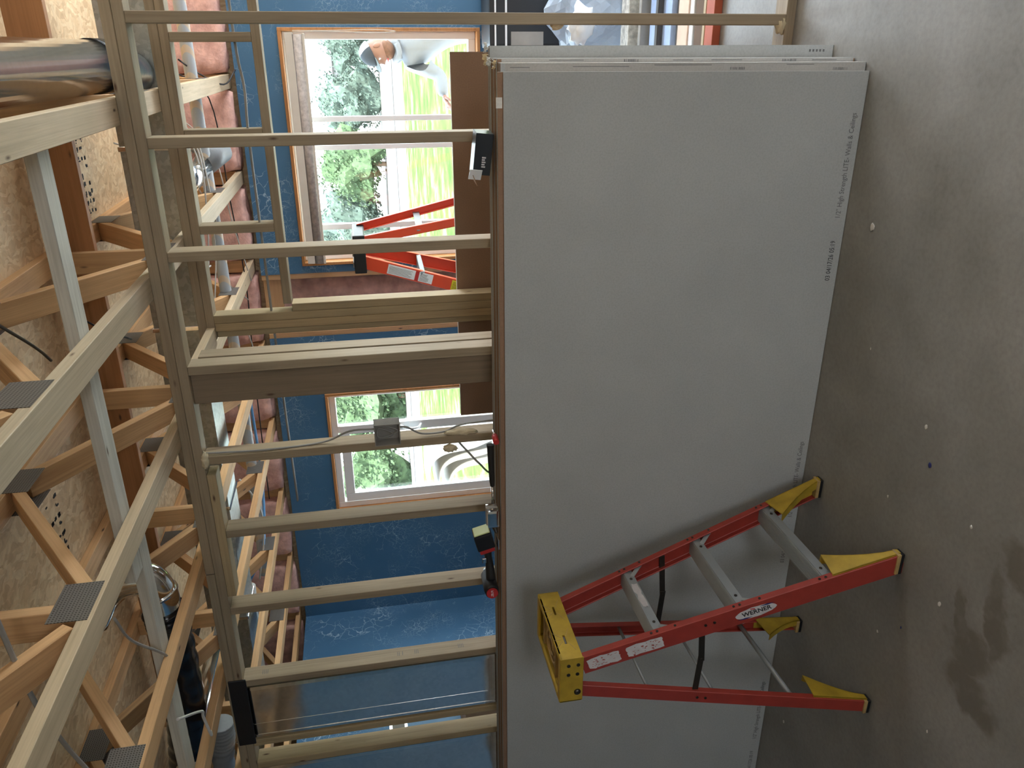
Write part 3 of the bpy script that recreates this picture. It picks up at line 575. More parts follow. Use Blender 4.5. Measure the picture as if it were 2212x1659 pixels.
# ================================================================== the big stack of drywall sheets
random.seed(11); TH = .0130; H = 1.208; N = 21
ang = math.asin((2.74-2.51)/H)
sheets = []
for k in range(N):
    yb = 2.512 + k*TH/math.cos(ang)*1.045; yt = yb + H*math.sin(ang)
    if k == 0: xr = -.070
    elif k == 1: xr = -.071
    elif k < 7: xr = -.043
    elif k < 17: xr = -.030-.002*(k % 2)
    else: xr = .008 + .002*(k % 2)
    xl = -3.73 + random.uniform(-.015, .015)
    front = (k % 2 == 0) ; H2 = H + (.0 if k in (0,) else .017 if k == 1 else .004 + .0009*random.choice((-1, 0, 1)) + (.003 if k in (9, 15) else 0)); yt = yb + H2*math.sin(ang)
    lab = 'outermost grey drywall sheet of the big leaning stack, printed along its foot' if k == 0 else ('second drywall sheet from the front, its brown paper showing along the top' if k == 1 else ('rearmost drywall sheet of the stack, against the studs' if k == N-1 else 'drywall sheet number %s from the front in the leaning stack, seen by its edge' % ['', '', 'three', 'four', 'five', 'six', 'seven', 'eight', 'nine', 'ten', 'eleven', 'twelve', 'thirteen', 'fourteen', 'fifteen', 'sixteen', 'seventeen', 'eighteen', 'nineteen', 'twenty'][k]))
    o = sheet('drywall_sheet', xl, xr, yb, yt, H2, TH-.0008, M_GYPF if front else M_GYPB, M_GYPB if front else M_GYPF, lab, 'drywall sheets leaning on the near wall')
    if k == 17:
        for f in o.data.polygons:
            if f.normal.y < -.5: f.material_index = 0
        o.data.materials[0] = M_GYPF
    if k not in (0, 1) and k % 4 == 1:
        for f in o.data.polygons:
            if f.normal.z > .9: f.material_index = 1 if front else 0
    sheets.append(o)
S0 = sheets[0]
def on_sheet(x, s, k=0, off=.0006):
    yb = 2.512 + k*TH/math.cos(ang)*1.045; d = V((0, math.sin(ang), math.cos(ang))); nrm = V((0, -math.cos(ang), math.sin(ang)))
    return basis(V((x, yb, .002)) + d*s + nrm*off, (1, 0, 0), d)
for ex in (-.203, -1.443, -2.683):
    text('sheet_print', '1/2" High Strength LITE- Walls & Ceilings', .024, on_sheet(ex-.175, .028), M_INKG, S0, 1.0)
    o = S0.children[-1]
    text('sheet_print', '03 04/17/26 05:19', .024, on_sheet(ex-.505, .030), M_INK if ex > -1 else M_INKG, S0, 1.0)
for ch in S0.children:   # fit the print to its measured width
    me = ch.data; xs = [v.co.x for v in me.vertices]; wdt = max(xs)-min(xs); target = .350 if wdt > .3 else .146
    for v in me.vertices: v.co.x *= target/wdt
# end tape with printed bars and codes on the stepped sheet ends (right side)
random.seed(4)
for k, xa, xb in ((2, -.0695, -.0435), (7, -.0425, -.0310)):
    m = on_sheet(0, 0, k, .0004)
    bm = bmesh.new(); abox(bm, (xa, .004, 0), (xb, H-.012, .0004)); o = mk('end_tape', bm, M_TAPE, m, sheets[k])
    bm = bmesh.new(); z = .06
    while z < 1.12:
        L = random.uniform(.06, .2); xc = random.uniform(xa+.005, xb-.006)
        if random.random() < .4:
            for q in range(10): abox(bm, (xc-.004, z+q*.005, .0004), (xc+.004, z+q*.005+random.uniform(.001, .0035), .0008))
            L = .05
        else: abox(bm, (xc, z, .0004), (xc+.0018, min(1.18, z+L), .0008))
        z += L + random.uniform(.05, .16)
    mk('end_tape_print', bm, M_INKG, m, sheets[k])
m = on_sheet(0, 0, 17, .0004); bm = bmesh.new()
for q in range(5): abox(bm, (-.012, .03+q*.012, 0), (-.004, .036+q*.012, .0005))
mk('sheet_print', bm, M_INKG, m, sheets[17])
# torn paper at the top right corner
random.seed(9)
for i, (x, y, z, s) in enumerate(((.005, 2.99, 1.195, .020), (-.035, 2.93, 1.205, .022), (-.04, 2.88, 1.205, .018), (-.05, 2.80, 1.20, .016), (-.045, 2.84, 1.195, .014))):
    bm = bmesh.new(); n_ = 7
    g = [[bm.verts.new((x+s*(a/n_-.5)*1.6+random.uniform(-.002, .002), y+s*(b/n_-.5)*1.6, z+s*.9*noise.noise(V((a*.5+i*3, b*.5, i)))+s*.5)) for a in range(n_+1)] for b in range(n_+1)]
    for b in range(n_):
        for a in range(n_): bm.faces.new((g[b][a], g[b][a+1], g[b+1][a+1], g[b+1][a]))
    bmesh.ops.solidify(bm, geom=bm.faces[:], thickness=.0012)
    tag(mk('torn_paper', bm, M_GYPE if i % 2 == 0 else M_FOAM), ['torn white paper corner at the back of the stack top right', 'torn tan paper curl on the stack corner', 'crumpled paper scrap in the middle of the stack corner', 'torn paper shred near the front of the stack corner', 'small white torn paper flake on the stack corner'][i], 'torn paper', 'torn paper at the stack corner')
bm = bmesh.new(); abox(bm, (-.185, -.0008, H+.001), (-.150, .0, H+.0225), 0)
m = Matrix.Translation((0, 2.512+TH/math.cos(ang)*1.045, .002)) @ Matrix.Rotation(-ang, 4, 'X')
bmesh.ops.transform(bm, matrix=m, verts=bm.verts); o = mk('white_sticker', bm, M_GYPE); o.parent = sheets[1]; o.matrix_basis = WM[sheets[1].name].inverted()
# ================================================================== things on top of the stack
TZ = 1.208
def top(x, y, z=0): return V((x, y, TZ+z))
# black carton, open at the left
r = thing('open_carton', (-.35, 2.90, TZ), 'black printed carton lying open on the stack by the second stud', 'box')
m = Matrix.Translation((-.345, 2.885, TZ+.004)) @ Matrix.Rotation(math.radians(6), 4, 'Y') @ Matrix.Rotation(math.radians(-4), 4, 'Z')
bm = bmesh.new(); X0, X1, Y0, Y1, Z0, Z1, tt = -.072, .072, -.042, .042, .0, .062, .0015
for lo, hi in (((X0, Y0, Z0), (X1, Y0+tt, Z1)), ((X0, Y1-tt, Z0), (X1, Y1, Z1)), ((X0, Y0, Z0), (X1, Y1, Z0+tt)), ((X0, Y0, Z1-tt), (X1, Y1, Z1)), ((X1-tt, Y0, Z0), (X1, Y1, Z1))): abox(bm, lo, hi)
mk('carton_body', bm, plain('black_carton', (.012, .016, .022), .35), m, r)
bm = bmesh.new(); abox(bm, (-.001, Y0, .0), (.001, Y1, .045)); mk('flap', bm, M_TAN, m @ Matrix.Translation((X0, 0, Z1)) @ Matrix.Rotation(math.radians(-118), 4, 'Y'), r)
bm = bmesh.new(); abox(bm, (-.001, -.022, 0), (.001, .022, .045)); mk('white_flap', bm, M_WHITE, m @ Matrix.Translation((X0, Y0, .030)) @ Matrix.Rotation(math.radians(60), 4, 'Z'), r)
text('carton_print', 'FUEL', .014, m @ basis((.0, Y0-.0008, .035), (-1, 0, 0), (0, 0, -1)) @ Matrix.Rotation(math.pi/2, 4, 'Z') @ Matrix.Rotation(math.pi, 4, 'Y'), M_GREYBOX, r) if False else None
bm = bmesh.new()
for i in range(5): abox(bm, (-.045+.008*i, Y0-.0008, .02+.003*(i % 2)), (-.040+.008*i, Y0, .034))
mk('carton_print', bm, M_LABEL, m, r)
# red and clear driver / marker
r = thing('red_marker', (-1.45, 2.85, TZ), 'small red plastic cap tool lying on the stack edge', 'tool')
bm = bmesh.new(); atube(bm, [(-1.452, 2.765, TZ+.013), (-1.447, 2.815, TZ+.012)], .0125, 6); mk('red_body', bm, M_PRED, None, r)
bm = bmesh.new(); atube(bm, [(-1.447, 2.815, TZ+.012), (-1.444, 2.855, TZ+.010)], .006, 10); mk('clear_tip', bm, M_CHROME, None, r)
# hammer
r = thing('hammer', (-1.68, 2.88, TZ), 'hammer with black rubber grip lying on the stack', 'hammer')
pts = smoothpath([(-1.530, 2.90, TZ+.016), (-1.56, 2.895, TZ+.016), (-1.62, 2.885, TZ+.016), (-1.68, 2.878, TZ+.015), (-1.715, 2.872, TZ+.014)], 6)
bm = bmesh.new(); atube(bm, pts, [.017, .0168, .016, .0155, .015, .015, .015, .0148, .0145, .014, .014, .0138, .0135, .0135, .013, .013, .013, .0125, .0125, .012, .0115, .011, .0105, .010, .009][:len(pts)], 14); mk('rubber_grip', bm, M_BLACK, None, r)
bm = bmesh.new(); atube(bm, [(-1.715, 2.872, TZ+.014), (-1.775, 2.86, TZ+.014)], .007, 10); mk('steel_shank', bm, M_CHROME, None, r)
pts = smoothpath([(-1.905, 2.80, TZ+.010), (-1.885, 2.83, TZ+.018), (-1.895, 2.865, TZ+.022), (-1.905, 2.895, TZ+.024), (-1.898, 2.93, TZ+.020)], 5)
bm = bmesh.new(); atube(bm, pts, [.004+.011*math.sin(math.pi*min(1, (i+1)/len(pts))) for i in range(len(pts))], 10); atube(bm, [(-1.898, 2.925, TZ+.020), (-1.896, 2.945, TZ+.020)], .017, 14); atube(bm, [(-1.775, 2.86, TZ+.014), (-1.89, 2.865, TZ+.018)], .007, 8); mk('steel_head', bm, M_STEEL, None, r)
# tape measure
r = thing('tape_measure', (-1.80, 2.83, TZ), 'silver tape measure lying beside the hammer shank', 'tape measure')
bm = bmesh.new(); abox(bm, (-1.862, 2.775, TZ+.001), (-1.780, 2.845, TZ+.052), 0, .012); mk('case', bm, M_CHROME, None, r)
bm = bmesh.new(); abox(bm, (-1.864, 2.80, TZ+.004), (-1.778, 2.822, TZ+.054), 0, .008); mk('band', bm, M_GREYBOX, None, r)
bm = bmesh.new(); abox(bm, (-1.87, 2.79, TZ+.0), (-1.855, 2.835, TZ+.012), 0, .001); mk('blade_hook', bm, M_CHROME, None, r)
# cordless drill lying on its side
r = thing('cordless_drill', (-2.1, 2.88, TZ), 'black and red cordless drill lying with battery up on the stack', 'drill')
mb = basis((-1.995, 2.89, TZ+.052), (-.98, 0, -.25), (0, 1, 0))
bm = bmesh.new(); abox(bm, (-.050, -.038, -.040), (.030, .038, .040), 0, .008); mk('battery', bm, M_BLACK, mb, r)
bm = bmesh.new(); abox(bm, (-.056, -.034, -.036), (-.049, .034, .036), 0, .003); mk('battery_label', bm, M_LIME, mb, r)
bm = bmesh.new(); abox(bm, (.028, -.032, -.034), (.052, .032, .034), 0, .006); mk('red_foot', bm, M_PRED, mb, r)
pts = smoothpath([(-2.045, 2.89, TZ+.040), (-2.09, 2.885, TZ+.034), (-2.14, 2.875, TZ+.030), (-2.19, 2.865, TZ+.028)], 5)
bm = bmesh.new(); atube(bm, pts, [.020, .019, .018, .017, .0165, .0165, .017, .0175, .018, .019, .02, .021, .021, .022, .022, .022][:len(pts)], 14); mk('grip', bm, M_BLACK, None, r)
bm = bmesh.new(); atube(bm, [(-2.215, 2.80, TZ+.033), (-2.215, 2.83, TZ+.033), (-2.215, 2.93, TZ+.033)], [.030, .033, .031], 20); mk('motor_housing', bm, M_BLACK, None, r)
bm = bmesh.new(); atube(bm, [(-2.215, 2.793, TZ+.033), (-2.215, 2.801, TZ+.033)], .0255, 24); mk('red_end_cap', bm, M_PRED, None, r)
text('cap_print', 'FUEL', .016, basis((-2.215, 2.7925, TZ+.033), (0, 0, -1), (-1, 0, 0)) @ Matrix.Rotation(math.pi/2, 4, 'Z'), M_WHITE, r)
bm = bmesh.new(); atube(bm, [(-2.215, 2.93, TZ+.033), (-2.215, 2.97, TZ+.033)], [.026, .014], 16); mk('chuck', bm, M_STEEL, None, r)
bm = bmesh.new(); abox(bm, (-2.085, 2.84, TZ+.05), (-2.06, 2.848, TZ+.068), 0, .002); mk('belt_clip', bm, M_CHROME, None, r)
# bit driver plate next to drill
bm = bmesh.new(); abox(bm, (-1.985, 2.79, TZ), (-1.935, 2.84, TZ+.006), 0, .001); tag(mk('square_steel_tool', bm, M_CHROME), 'flat bright steel square piece by the drill battery', 'tool')
# ================================================================== the small red stepladder
def channel(name, p0, p1, depth, flange, th, inward, mat, parent, dvec):
    # U channel: web in the plane (length, dvec); flanges point along inward (y)
    x = (V(p1)-V(p0)).normalized(); d = V(dvec); d = (d-d.dot(x)*x).normalized(); iw = V((0, inward, 0)); iw = (iw - iw.dot(x)*x - iw.dot(d)*d).normalized()
    prof = [(0, 0), (depth, 0), (depth, flange), (depth-th, flange), (depth-th, th), (th, th), (th, flange), (0, flange)]
    bm = bmesh.new(); L = (V(p1)-V(p0)).length
    prism(bm, prof, lambda a, b, t_: V(p0)+d*a+iw*b+x*t_, 0, L); bmesh.ops.recalc_face_normals(bm, faces=bm.faces)
    es = [e for e in bm.edges if e.calc_length() > L*.9]; bmesh.ops.bevel(bm, geom=es, offset=th*.35, segments=1, affect='EDGES')
    c = V(p0)+(V(p1)-V(p0))/2
    for v in bm.verts: v.co -= c
    return mk(name, bm, mat, Matrix.Translation(c), parent)
LAD = thing('stepladder', (-1.9, 2.15, 0), 'small red fibreglass stepladder with yellow top and feet, before the stack', 'ladder')
zt = 1.060
FN = ((-1.545, 1.885, .012), (-1.945, 2.045, zt)); FF = ((-1.545, 2.410, .012), (-1.945, 2.375, zt))
BN = ((-2.180, 1.885, .012), (-2.062, 2.045, zt)); BF = ((-2.205, 2.385, .012), (-2.062, 2.375, zt))
rn = channel('front_rail', *FN, .072, .028, .006, 1, M_RED, LAD, (-1, 0, 0)); rf = channel('front_rail', *FF, .072, .028, .006, -1, M_RED, LAD, (-1, 0, 0))
channel('rear_rail', *BN, .050, .024, .006, 1, M_RED, LAD, (-1, 0, 0)); channel('rear_rail', *BF, .050, .024, .006, -1, M_RED, LAD, (-1, 0, 0))
def lerp(a, b, t_): return V(a)+(V(b)-V(a))*t_
for z in (.245, .525, .800):
    t_ = z/zt; a = lerp(*FN, t_); b = lerp(*FF, t_); bm = bmesh.new(); y0, y1 = a.y+.006, b.y-.006
    x = a.x-.003; prof = [(0, 0), (0, -.034), (-.003, -.034), (-.003, -.006), (-.070, -.006), (-.070, -.028), (-.073, -.028), (-.073, 0)]
    rib = []
    for i in range(11): rib += [(-.068+.006*i, 0), (-.068+.006*i+.001, .0018), (-.068+.006*i+.003, .0018), (-.068+.006*i+.004, 0)]
    prism(bm, prof+rib, lambda p, q_, s_: V((x+p, s_, z+q_)), y0, y1)
    st = mk('step', bm, M_ALU, None, LAD)
    bm = bmesh.new()
    for yy in (y0+.06, y1-.06): atube(bm, [(x-.001, yy, z-.016), (x+.0025, yy, z-.016)], .0055, 12)
    mk('rivet', bm, M_STEEL, None, st)
    for (yy, sgn) in ((y0, 1), (y1, -1)):
        bm = bmesh.new(); pA = V((x-.008, yy+.055*sgn, z-.012)); k_ = (z-.075)/zt; q1 = lerp(*(FN if sgn > 0 else FF), k_); pB = V((q1.x-.010, q1.y+.008*sgn, z-.075))
        L = (pB-pA).length; abox(bm, (-L/2, -.008, -.0015), (L/2, .008, .0015), 0, 0, frame(pA, pB, (1, 0, 0))); mk('step_brace', bm, M_ALU, None, LAD)
# rivets on rails
bm = bmesh.new()
for R_, sg in ((FN, 1), (FF, -1)):
    for z in (.235, .255, .515, .535, .79, .81, .45, .73):
        p = lerp(*R_, z/zt); p = p+V((0, sg*.012, 0)); atube(bm, [p+V((-.001, 0, 0)), p+V((.0022, 0, 0))], .0045, 10)
for z in (.63, .60):
    p = lerp(*FN, z/zt)+V((-.03, 0, 0)); atube(bm, [p+V((0, .001, 0)), p+V((0, -.003, 0))], .005, 10)
    p = lerp(*BN, z/zt)+V((-.025, 0, 0)); atube(bm, [p+V((0, .001, 0)), p+V((0, -.003, 0))], .005, 10)
mk('rail_rivet', bm, M_STEEL, None, LAD)
for z, rr in ((.27, .0095), (.56, .006), (.80, .006)):
    a = lerp(*BN, z/zt)+V((-.02, .01, 0)); b = lerp(*BF, z/zt)+V((-.02, -.01, 0)); tube('rear_brace', [a, b], rr, M_ALU, LAD, 10, False)
for R1, R2, sg in ((FN, BN, 1), (FF, BF, -1)):
    a = lerp(*R1, .60)+V((-.03, .012*sg, 0)); b = lerp(*R2, .60)+V((-.02, .012*sg, 0)); mid = (a+b)/2+V((0, .0, -.012))
    bm = bmesh.new()
    for p_, q_ in ((a, mid), (mid+V((0, .004*sg, 0)), b)):
        L = (q_-p_).length; abox(bm, (-L/2-.01, -.002, -.011), (L/2+.01, .002, .011), 0, .001, frame(p_, q_, (0, 0, 1)))
    atube(bm, [mid+V((0, -.006, 0)), mid+V((0, .010, 0))], .006, 10); mk('spreader', bm, M_STEEL, None, LAD)
# yellow foot gussets + dark pads
def gusset(R_, sg, zh, depth, dx):
    bm = bmesh.new(); a = lerp(*R_, .0); top_ = lerp(*R_, zh/zt)
    n_ = 8; L = top_-a
    prof = [(0, 0), (0, 1)] + [( .115*(1-((1-t_))**1.0)*(1 if t_ > .5 else 1)*math.sin(math.pi*min(1, t_*.9+.1)/1.0)**.6 if False else .022+.085*(t_**1.6), 0+t_*.93) for t_ in (1.0, .8, .6, .4, .2, .0)]
    xo = dx
    def fn(p, q_, s_): return a + L*q_ + V((xo+s_, sg*(p+.006), 0))
    prism(bm, prof, fn, 0, .004)
    prism(bm, [(.0, 0), (.0, 1), (.003, 1), (.003, 0)], lambda p, q_, s_: a + L*q_ + V((xo+s_, sg*(p+.006), 0)), -depth, .004)
    # lip along the curved edge
    cur = [(.022+.085*(t_**1.6), t_*.93) for t_ in (0, .2, .4, .6, .8, 1.0)]
    for c0, c1 in zip(cur, cur[1:]):
        prism(bm, [(c0[0]-.003, c0[1]), (c1[0]-.003, c1[1]), (c1[0], c1[1]), (c0[0], c0[1])], fn, -depth*.45, .004)
    mk('foot_gusset', bm, M_YELLOW, None, LAD)
    bm = bmesh.new(); p = a; y0, y1 = sorted((p.y-.003*sg, p.y+.034*sg)); abox(bm, (p.x-depth-.006, y0, .0), (p.x+.004, y1, .013), 0, .003); mk('rubber_foot', bm, M_BLACK, None, LAD)
    bm = bmesh.new(); abox(bm, (p.x-depth-.004, y0-.001, .013), (p.x+.003, y1+.001, .026), 0, .002); mk('foot_shoe', bm, M_TRAY, None, LAD)
gusset(FN, 1, .215, .070, .002); gusset(FF, -1, .215, .070, .002); gusset(BN, 1, .20, .050, .002); gusset(BF, -1, .20, .050, .002)
# yellow moulded top
cx0, cx1, cy0, cy1 = -2.118, -1.925, 2.030, 2.392; z0, z1 = 1.050, 1.130
capm = M_YELLOW; th = .006
bm = bmesh.new()
abox(bm, (cx0, cy0, z1-.010), (cx1, cy0+.03, z1), 0, .003); abox(bm, (cx0, cy1-.03, z1-.010), (cx1, cy1, z1), 0, .003); abox(bm, (cx0, cy0+.03, z1-.010), (cx0+.02, cy1-.03, z1), 0, .002); abox(bm, (cx1-.022, cy0+.03, z1-.010), (cx1, cy1-.03, z1), 0, .002)
# front skirt with two long slots
ys = [cy0, 2.105, 2.150, 2.262, 2.307, cy1]; zs = [z0, 1.086, 1.094, z1-.002]
for i in range(5):
    for j in range(3):
        if i in (1, 3) and j == 1: continue
        abox(bm, (cx1-th, ys[i], zs[j]), (cx1, ys[i+1], zs[j+1]))
abox(bm, (cx0, cy0, z0), (cx0+th, cy1, z1-.002), 0, .001); abox(bm, (cx0, cy0, z0-.004), (cx1, cy0+th, z1-.002), 0, .002); abox(bm, (cx0, cy1-th, z0), (cx1, cy1, z1-.002), 0, .001)
cap = mk('top_cap', bm, capm, None, LAD)
bm = bmesh.new(); abox(bm, (cx0+.018, cy0+.028, z1-.024), (cx1-.020, cy1-.028, z1-.018)); mk('tool_tray', bm, M_TRAY, None, cap)
bm = bmesh.new()
for rr, zz in ((.055, z1-.014), (.030, z1-.014)):
    pts = [(-2.022+rr*math.cos(a_*math.pi/12), 2.21+rr*1.2*math.sin(a_*math.pi/12), zz) for a_ in range(25)]; atube(bm, pts, .004, 8, 0, False)
abox(bm, (cx0+.03, 2.30, z1-.018), (cx1-.03, 2.306, z1-.006)); abox(bm, (cx0+.03, 2.12, z1-.018), (cx1-.03, 2.126, z1-.006)); mk('tray_ring', bm, M_TRAY, None, cap)
bm = bmesh.new()
for (x, z) in ((-1.955, 1.066), (-1.955, 1.100), (-1.995, 1.068), (-1.995, 1.100)): atube(bm, [(x, cy0+.001, z), (x, cy0-.0025, z)], .0065, 12)
mk('cap_rivet', bm, M_STEEL, None, cap)
bm = bmesh.new(); atube(bm, [(-2.075, cy0+.001, 1.066), (-2.075, cy0-.004, 1.066), (-2.075, cy0-.008, 1.066)], [.012, .012, .006], 16); mk('pivot_bolt', bm, M_STEEL, None, cap)
bm = bmesh.new()
for yc in (2.128, 2.285):
    for dy, dz in ((.02, .028), (-.02, .028), (.03, -.020), (-.03, -.020), (.0, .03)):
        p = V((cx1+.0004, yc, 1.090)); q_ = p+V((0, dy*1.4, dz)); L = (q_-p).length; abox(bm, (-L/2, -.0006, -.0006), (L/2, .0006, .0006), 0, 0, frame(p+(q_-p)*.35, q_+(q_-p)*.35, (1, 0, 0)))
mk('cap_ribs', bm, M_TRAY, None, cap)
# labels on the near front rail, brand oval
def rail_pt(R_, z, a, off=.0009): # a along depth, off outward (-y)
    p = lerp(*R_, z/zt); return V((p.x-a, p.y, p.z))
ax_ = (V(FN[0])-V(FN[1])).normalized()           # down the rail
dvec = V((-1, 0, 0)); dvec = (dvec-dvec.dot(ax_)*ax_).normalized()
nrm = ax_.cross(dvec); nrm = nrm if nrm.y < 0 else -nrm
def rail_m(z, a=.036, off=.0012):
    p = lerp(*FN, z/zt) + dvec*a + nrm*off; x = ax_; y = nrm.cross(x); m = Matrix((x, y, nrm)).transposed().to_4x4(); m.translation = p; return m
random.seed(2)
def ragged(bm, w_, h_, amp, n_=26):
    pts = []
    for i in range(n_):
        a_ = 2*math.pi*i/n_; cx_, cy_ = math.cos(a_), math.sin(a_); k_ = 1/max(abs(cx_), abs(cy_)); pts.append((cx_*k_*w_/2+random.uniform(-amp, amp), cy_*k_*h_/2+random.uniform(-amp, amp)))
    prism(bm, pts, lambda a, b, c_: V((a, b, c_)), 0, .0005)
for z, w_ in ((.985, .115), (.845, .130)):
    bm = bmesh.new(); ragged(bm, w_, .046, .0022); mk('worn_label', bm, M_LABEL, rail_m(z), rn)
    bm = bmesh.new()
    for i in range(26):
        a = random.uniform(-w_/2+.008, w_/2-.014); b = random.uniform(-.019, .017); abox(bm, (a, b, .0004), (a+random.uniform(.002, .009), b+random.uniform(.0008, .003), .0010), 0, 0, Matrix.Rotation(random.uniform(-.3, .3), 4, 'Z'))
    mk('label_scratches', bm, M_RED, rail_m(z), rn)
bm = bmesh.new(); pts = [(.072*math.cos(a_*math.pi/20)+random.uniform(-.001, .001), .021*math.sin(a_*math.pi/20)+random.uniform(-.0012, .0012)) for a_ in range(40)]
prism(bm, pts, lambda a, b, c_: V((a, b, c_)), 0, .0005); mk('brand_label', bm, M_LABEL, rail_m(.475), rn)
text('brand_text', 'WERNER', .024, rail_m(.475, .036, .0019) @ Matrix.Translation((.002, 0, 0)), M_INK, rn, 1.05, .0003, .0006)
for s_, x_, y_ in ((1, .045, .014), (-1, -.045, -.014)):
    bm = bmesh.new(); pts = [(s_*.024, .001*s_), (0, .0045*s_), (-s_*.026, .002*s_), (0, -.001*s_)]; prism(bm, pts, lambda a, b, c_: V((a+x_*.95, b+y_, c_)), .0004, .0012); mk('brand_swoosh', bm, M_NAVY, rail_m(.475), rn)
bm = bmesh.new(); abox(bm, (-.020, .010, .0004), (-.004, .014, .0012), 0, 0, Matrix.Rotation(-.25, 4, 'Z')); mk('brand_red_mark', bm, M_PRED, rail_m(.475), rn)
st_ = [o for o in LAD.children if o.name.startswith('step')][0]
bm = bmesh.new(); 
ps = [o for o in LAD.children if o.name.split('.')[0] == 'step'][2]
pa = lerp(*FN, .800/zt); m = basis((pa.x-.0025+.0004, 2.22, .784), (0, 1, 0), (0, 0, 1)); ragged(bm, .13, .022, .004); mk('worn_step_label', bm, M_LABEL, m, ps)
# ================================================================== the tall orange stepladder behind the opening
L2 = thing('stepladder', (-1.1, 4.75, 0), 'tall orange stepladder with black top standing by the wide window', 'ladder')
zt2 = 1.71
def rail2(p0, p1, dep, iw, dv, nm='rail'): return channel(nm, p0, p1, dep, .030, .005, iw, M_ORANGE, L2, dv)
# steps face the left; front rails lean from left foot to top
f1 = ((-1.68, 4.42, 0), (-1.19, 4.62, zt2)); f2 = ((-1.62, 4.98, 0), (-1.17, 4.90, zt2)); b1 = ((-.76, 4.50, 0), (-1.06, 4.63, zt2)); b2 = ((-.66, 5.02, 0), (-1.03, 4.90, zt2))
r1 = rail2(*f1, .075, 1, (1, 0, 0), 'front_rail'); r2 = rail2(*f2, .075, -1, (1, 0, 0), 'front_rail'); rail2(*b1, .050, 1, (1, 0, 0), 'rear_rail'); rail2(*b2, .050, -1, (1, 0, 0), 'rear_rail')
for z in (.27, .54, .81, 1.08, 1.35):
    a = lerp(*f1, z/zt2); b = lerp(*f2, z/zt2); bm = bmesh.new(); L = (b-a).length; abox(bm, (-L/2, -.038, -.014), (L/2, .038, .014), 0, .003, frame(a+V((.038, .004, 0)), b+V((.038, -.004, 0)))); mk('step', bm, M_ALU, None, L2)
    a = lerp(*b1, z/zt2); b = lerp(*b2, z/zt2); bm = bmesh.new(); L = (b-a).length; abox(bm, (-L/2, -.02, -.004), (L/2, .02, .004), 0, .001, frame(a+V((.02, .004, 0)), b+V((.02, -.004, 0)), (1, 0, 0))); mk('rear_brace', bm, M_ALU, None, L2)
bm = bmesh.new(); abox(bm, (-1.215, 4.585, 1.675), (-.99, 4.935, 1.745), 0, .008); c2 = mk('top_cap', bm, M_BLACK, None, L2)
bm = bmesh.new()
for i in range(3): abox(bm, (-1.185+.065*i, 4.62, 1.745), (-1.155+.065*i, 4.90, 1.752), 0, .002)
mk('cap_ridge', bm, M_GREYBOX, None, c2)
ax2 = (V(f1[0])-V(f1[1])).normalized(); dv2 = V((1, 0, 0)); dv2 = (dv2-dv2.dot(ax2)*ax2).normalized(); nr2 = ax2.cross(dv2); nr2 = nr2 if nr2.y < 0 else -nr2
def rail2_m(z, a=.0375, off=.0015):
    p = lerp(*f1, z/zt2)+dv2*a+nr2*off; y = nr2.cross(ax2); m = Matrix((ax2, y, nr2)).transposed().to_4x4(); m.translation = p; return m
for z, w_, mt, ink in ((1.485, .165, M_WHITE, M_INKG), (1.345, .085, M_WHITE, M_INK), (1.13, .135, M_YLAB, M_INK)):
    bm = bmesh.new(); abox(bm, (-w_/2, -.029, 0), (w_/2, .029, .0008), 0, 0); lb = mk('rail_label', bm, mt, rail2_m(z), r1)
    bm = bmesh.new()
    for i in range(7): abox(bm, (-w_/2+.008, -.023+.0066*i, .0008), (w_/2-.008-random.uniform(0, .03), -.0212+.0066*i, .0013))
    mk('label_lines', bm, ink, rail2_m(z), r1)
bm = bmesh.new(); abox(bm, (-.020, -.029, .0008), (-.0, .029, .0014)); mk('danger_mark', bm, M_PRED, rail2_m(1.385), r1)
# ================================================================== odds and ends seen past the right end of the stack
r = thing('black_bin', (.26, 5.5, 0), 'black panelled appliance with pale edge strips below the wide window', 'appliance')
bm = bmesh.new(); abox(bm, (.0, 5.38, 0), (.46, 5.72, .80), 0, .03); mk('bin_body', bm, M_BLACK, None, r)
bm = bmesh.new(); abox(bm, (-.005, 5.374, .755), (.465, 5.385, .765)); abox(bm, (-.005, 5.374, .685), (.465, 5.385, .697)); mk('edge_strip', bm, M_WHITE, None, r)
bm = bmesh.new(); abox(bm, (.02, 5.368, .45), (.10, 5.381, .66)); mk('grey_panel', bm, M_GREYBOX, None, r)
bm = bmesh.new(); bmesh.ops.create_icosphere(bm, subdivisions=4, radius=1)
for v in bm.verts:
    d = v.co.copy(); k_ = 1+.25*noise.noise(d*2.2)+.10*abs(noise.noise(d*6)); v.co = V((.24+.30*d.x*k_, 5.10+.20*d.y*k_, max(.0, .22+.26*d.z*k_)))
o = mk('plastic_bag', bm, M_FILM, None, None, False); tag(o, 'crumpled clear plastic sheeting heap on the floor by the black panel', 'plastic sheet')
lumpy_ = lumpy('crumpled_paper', (.13, 4.86, .34), (.10, .05, .07), M_WHITE, None, .6, 2.5, 3); tag(lumpy_, 'crumpled white wrapper on the clear plastic heap', 'wrapper')
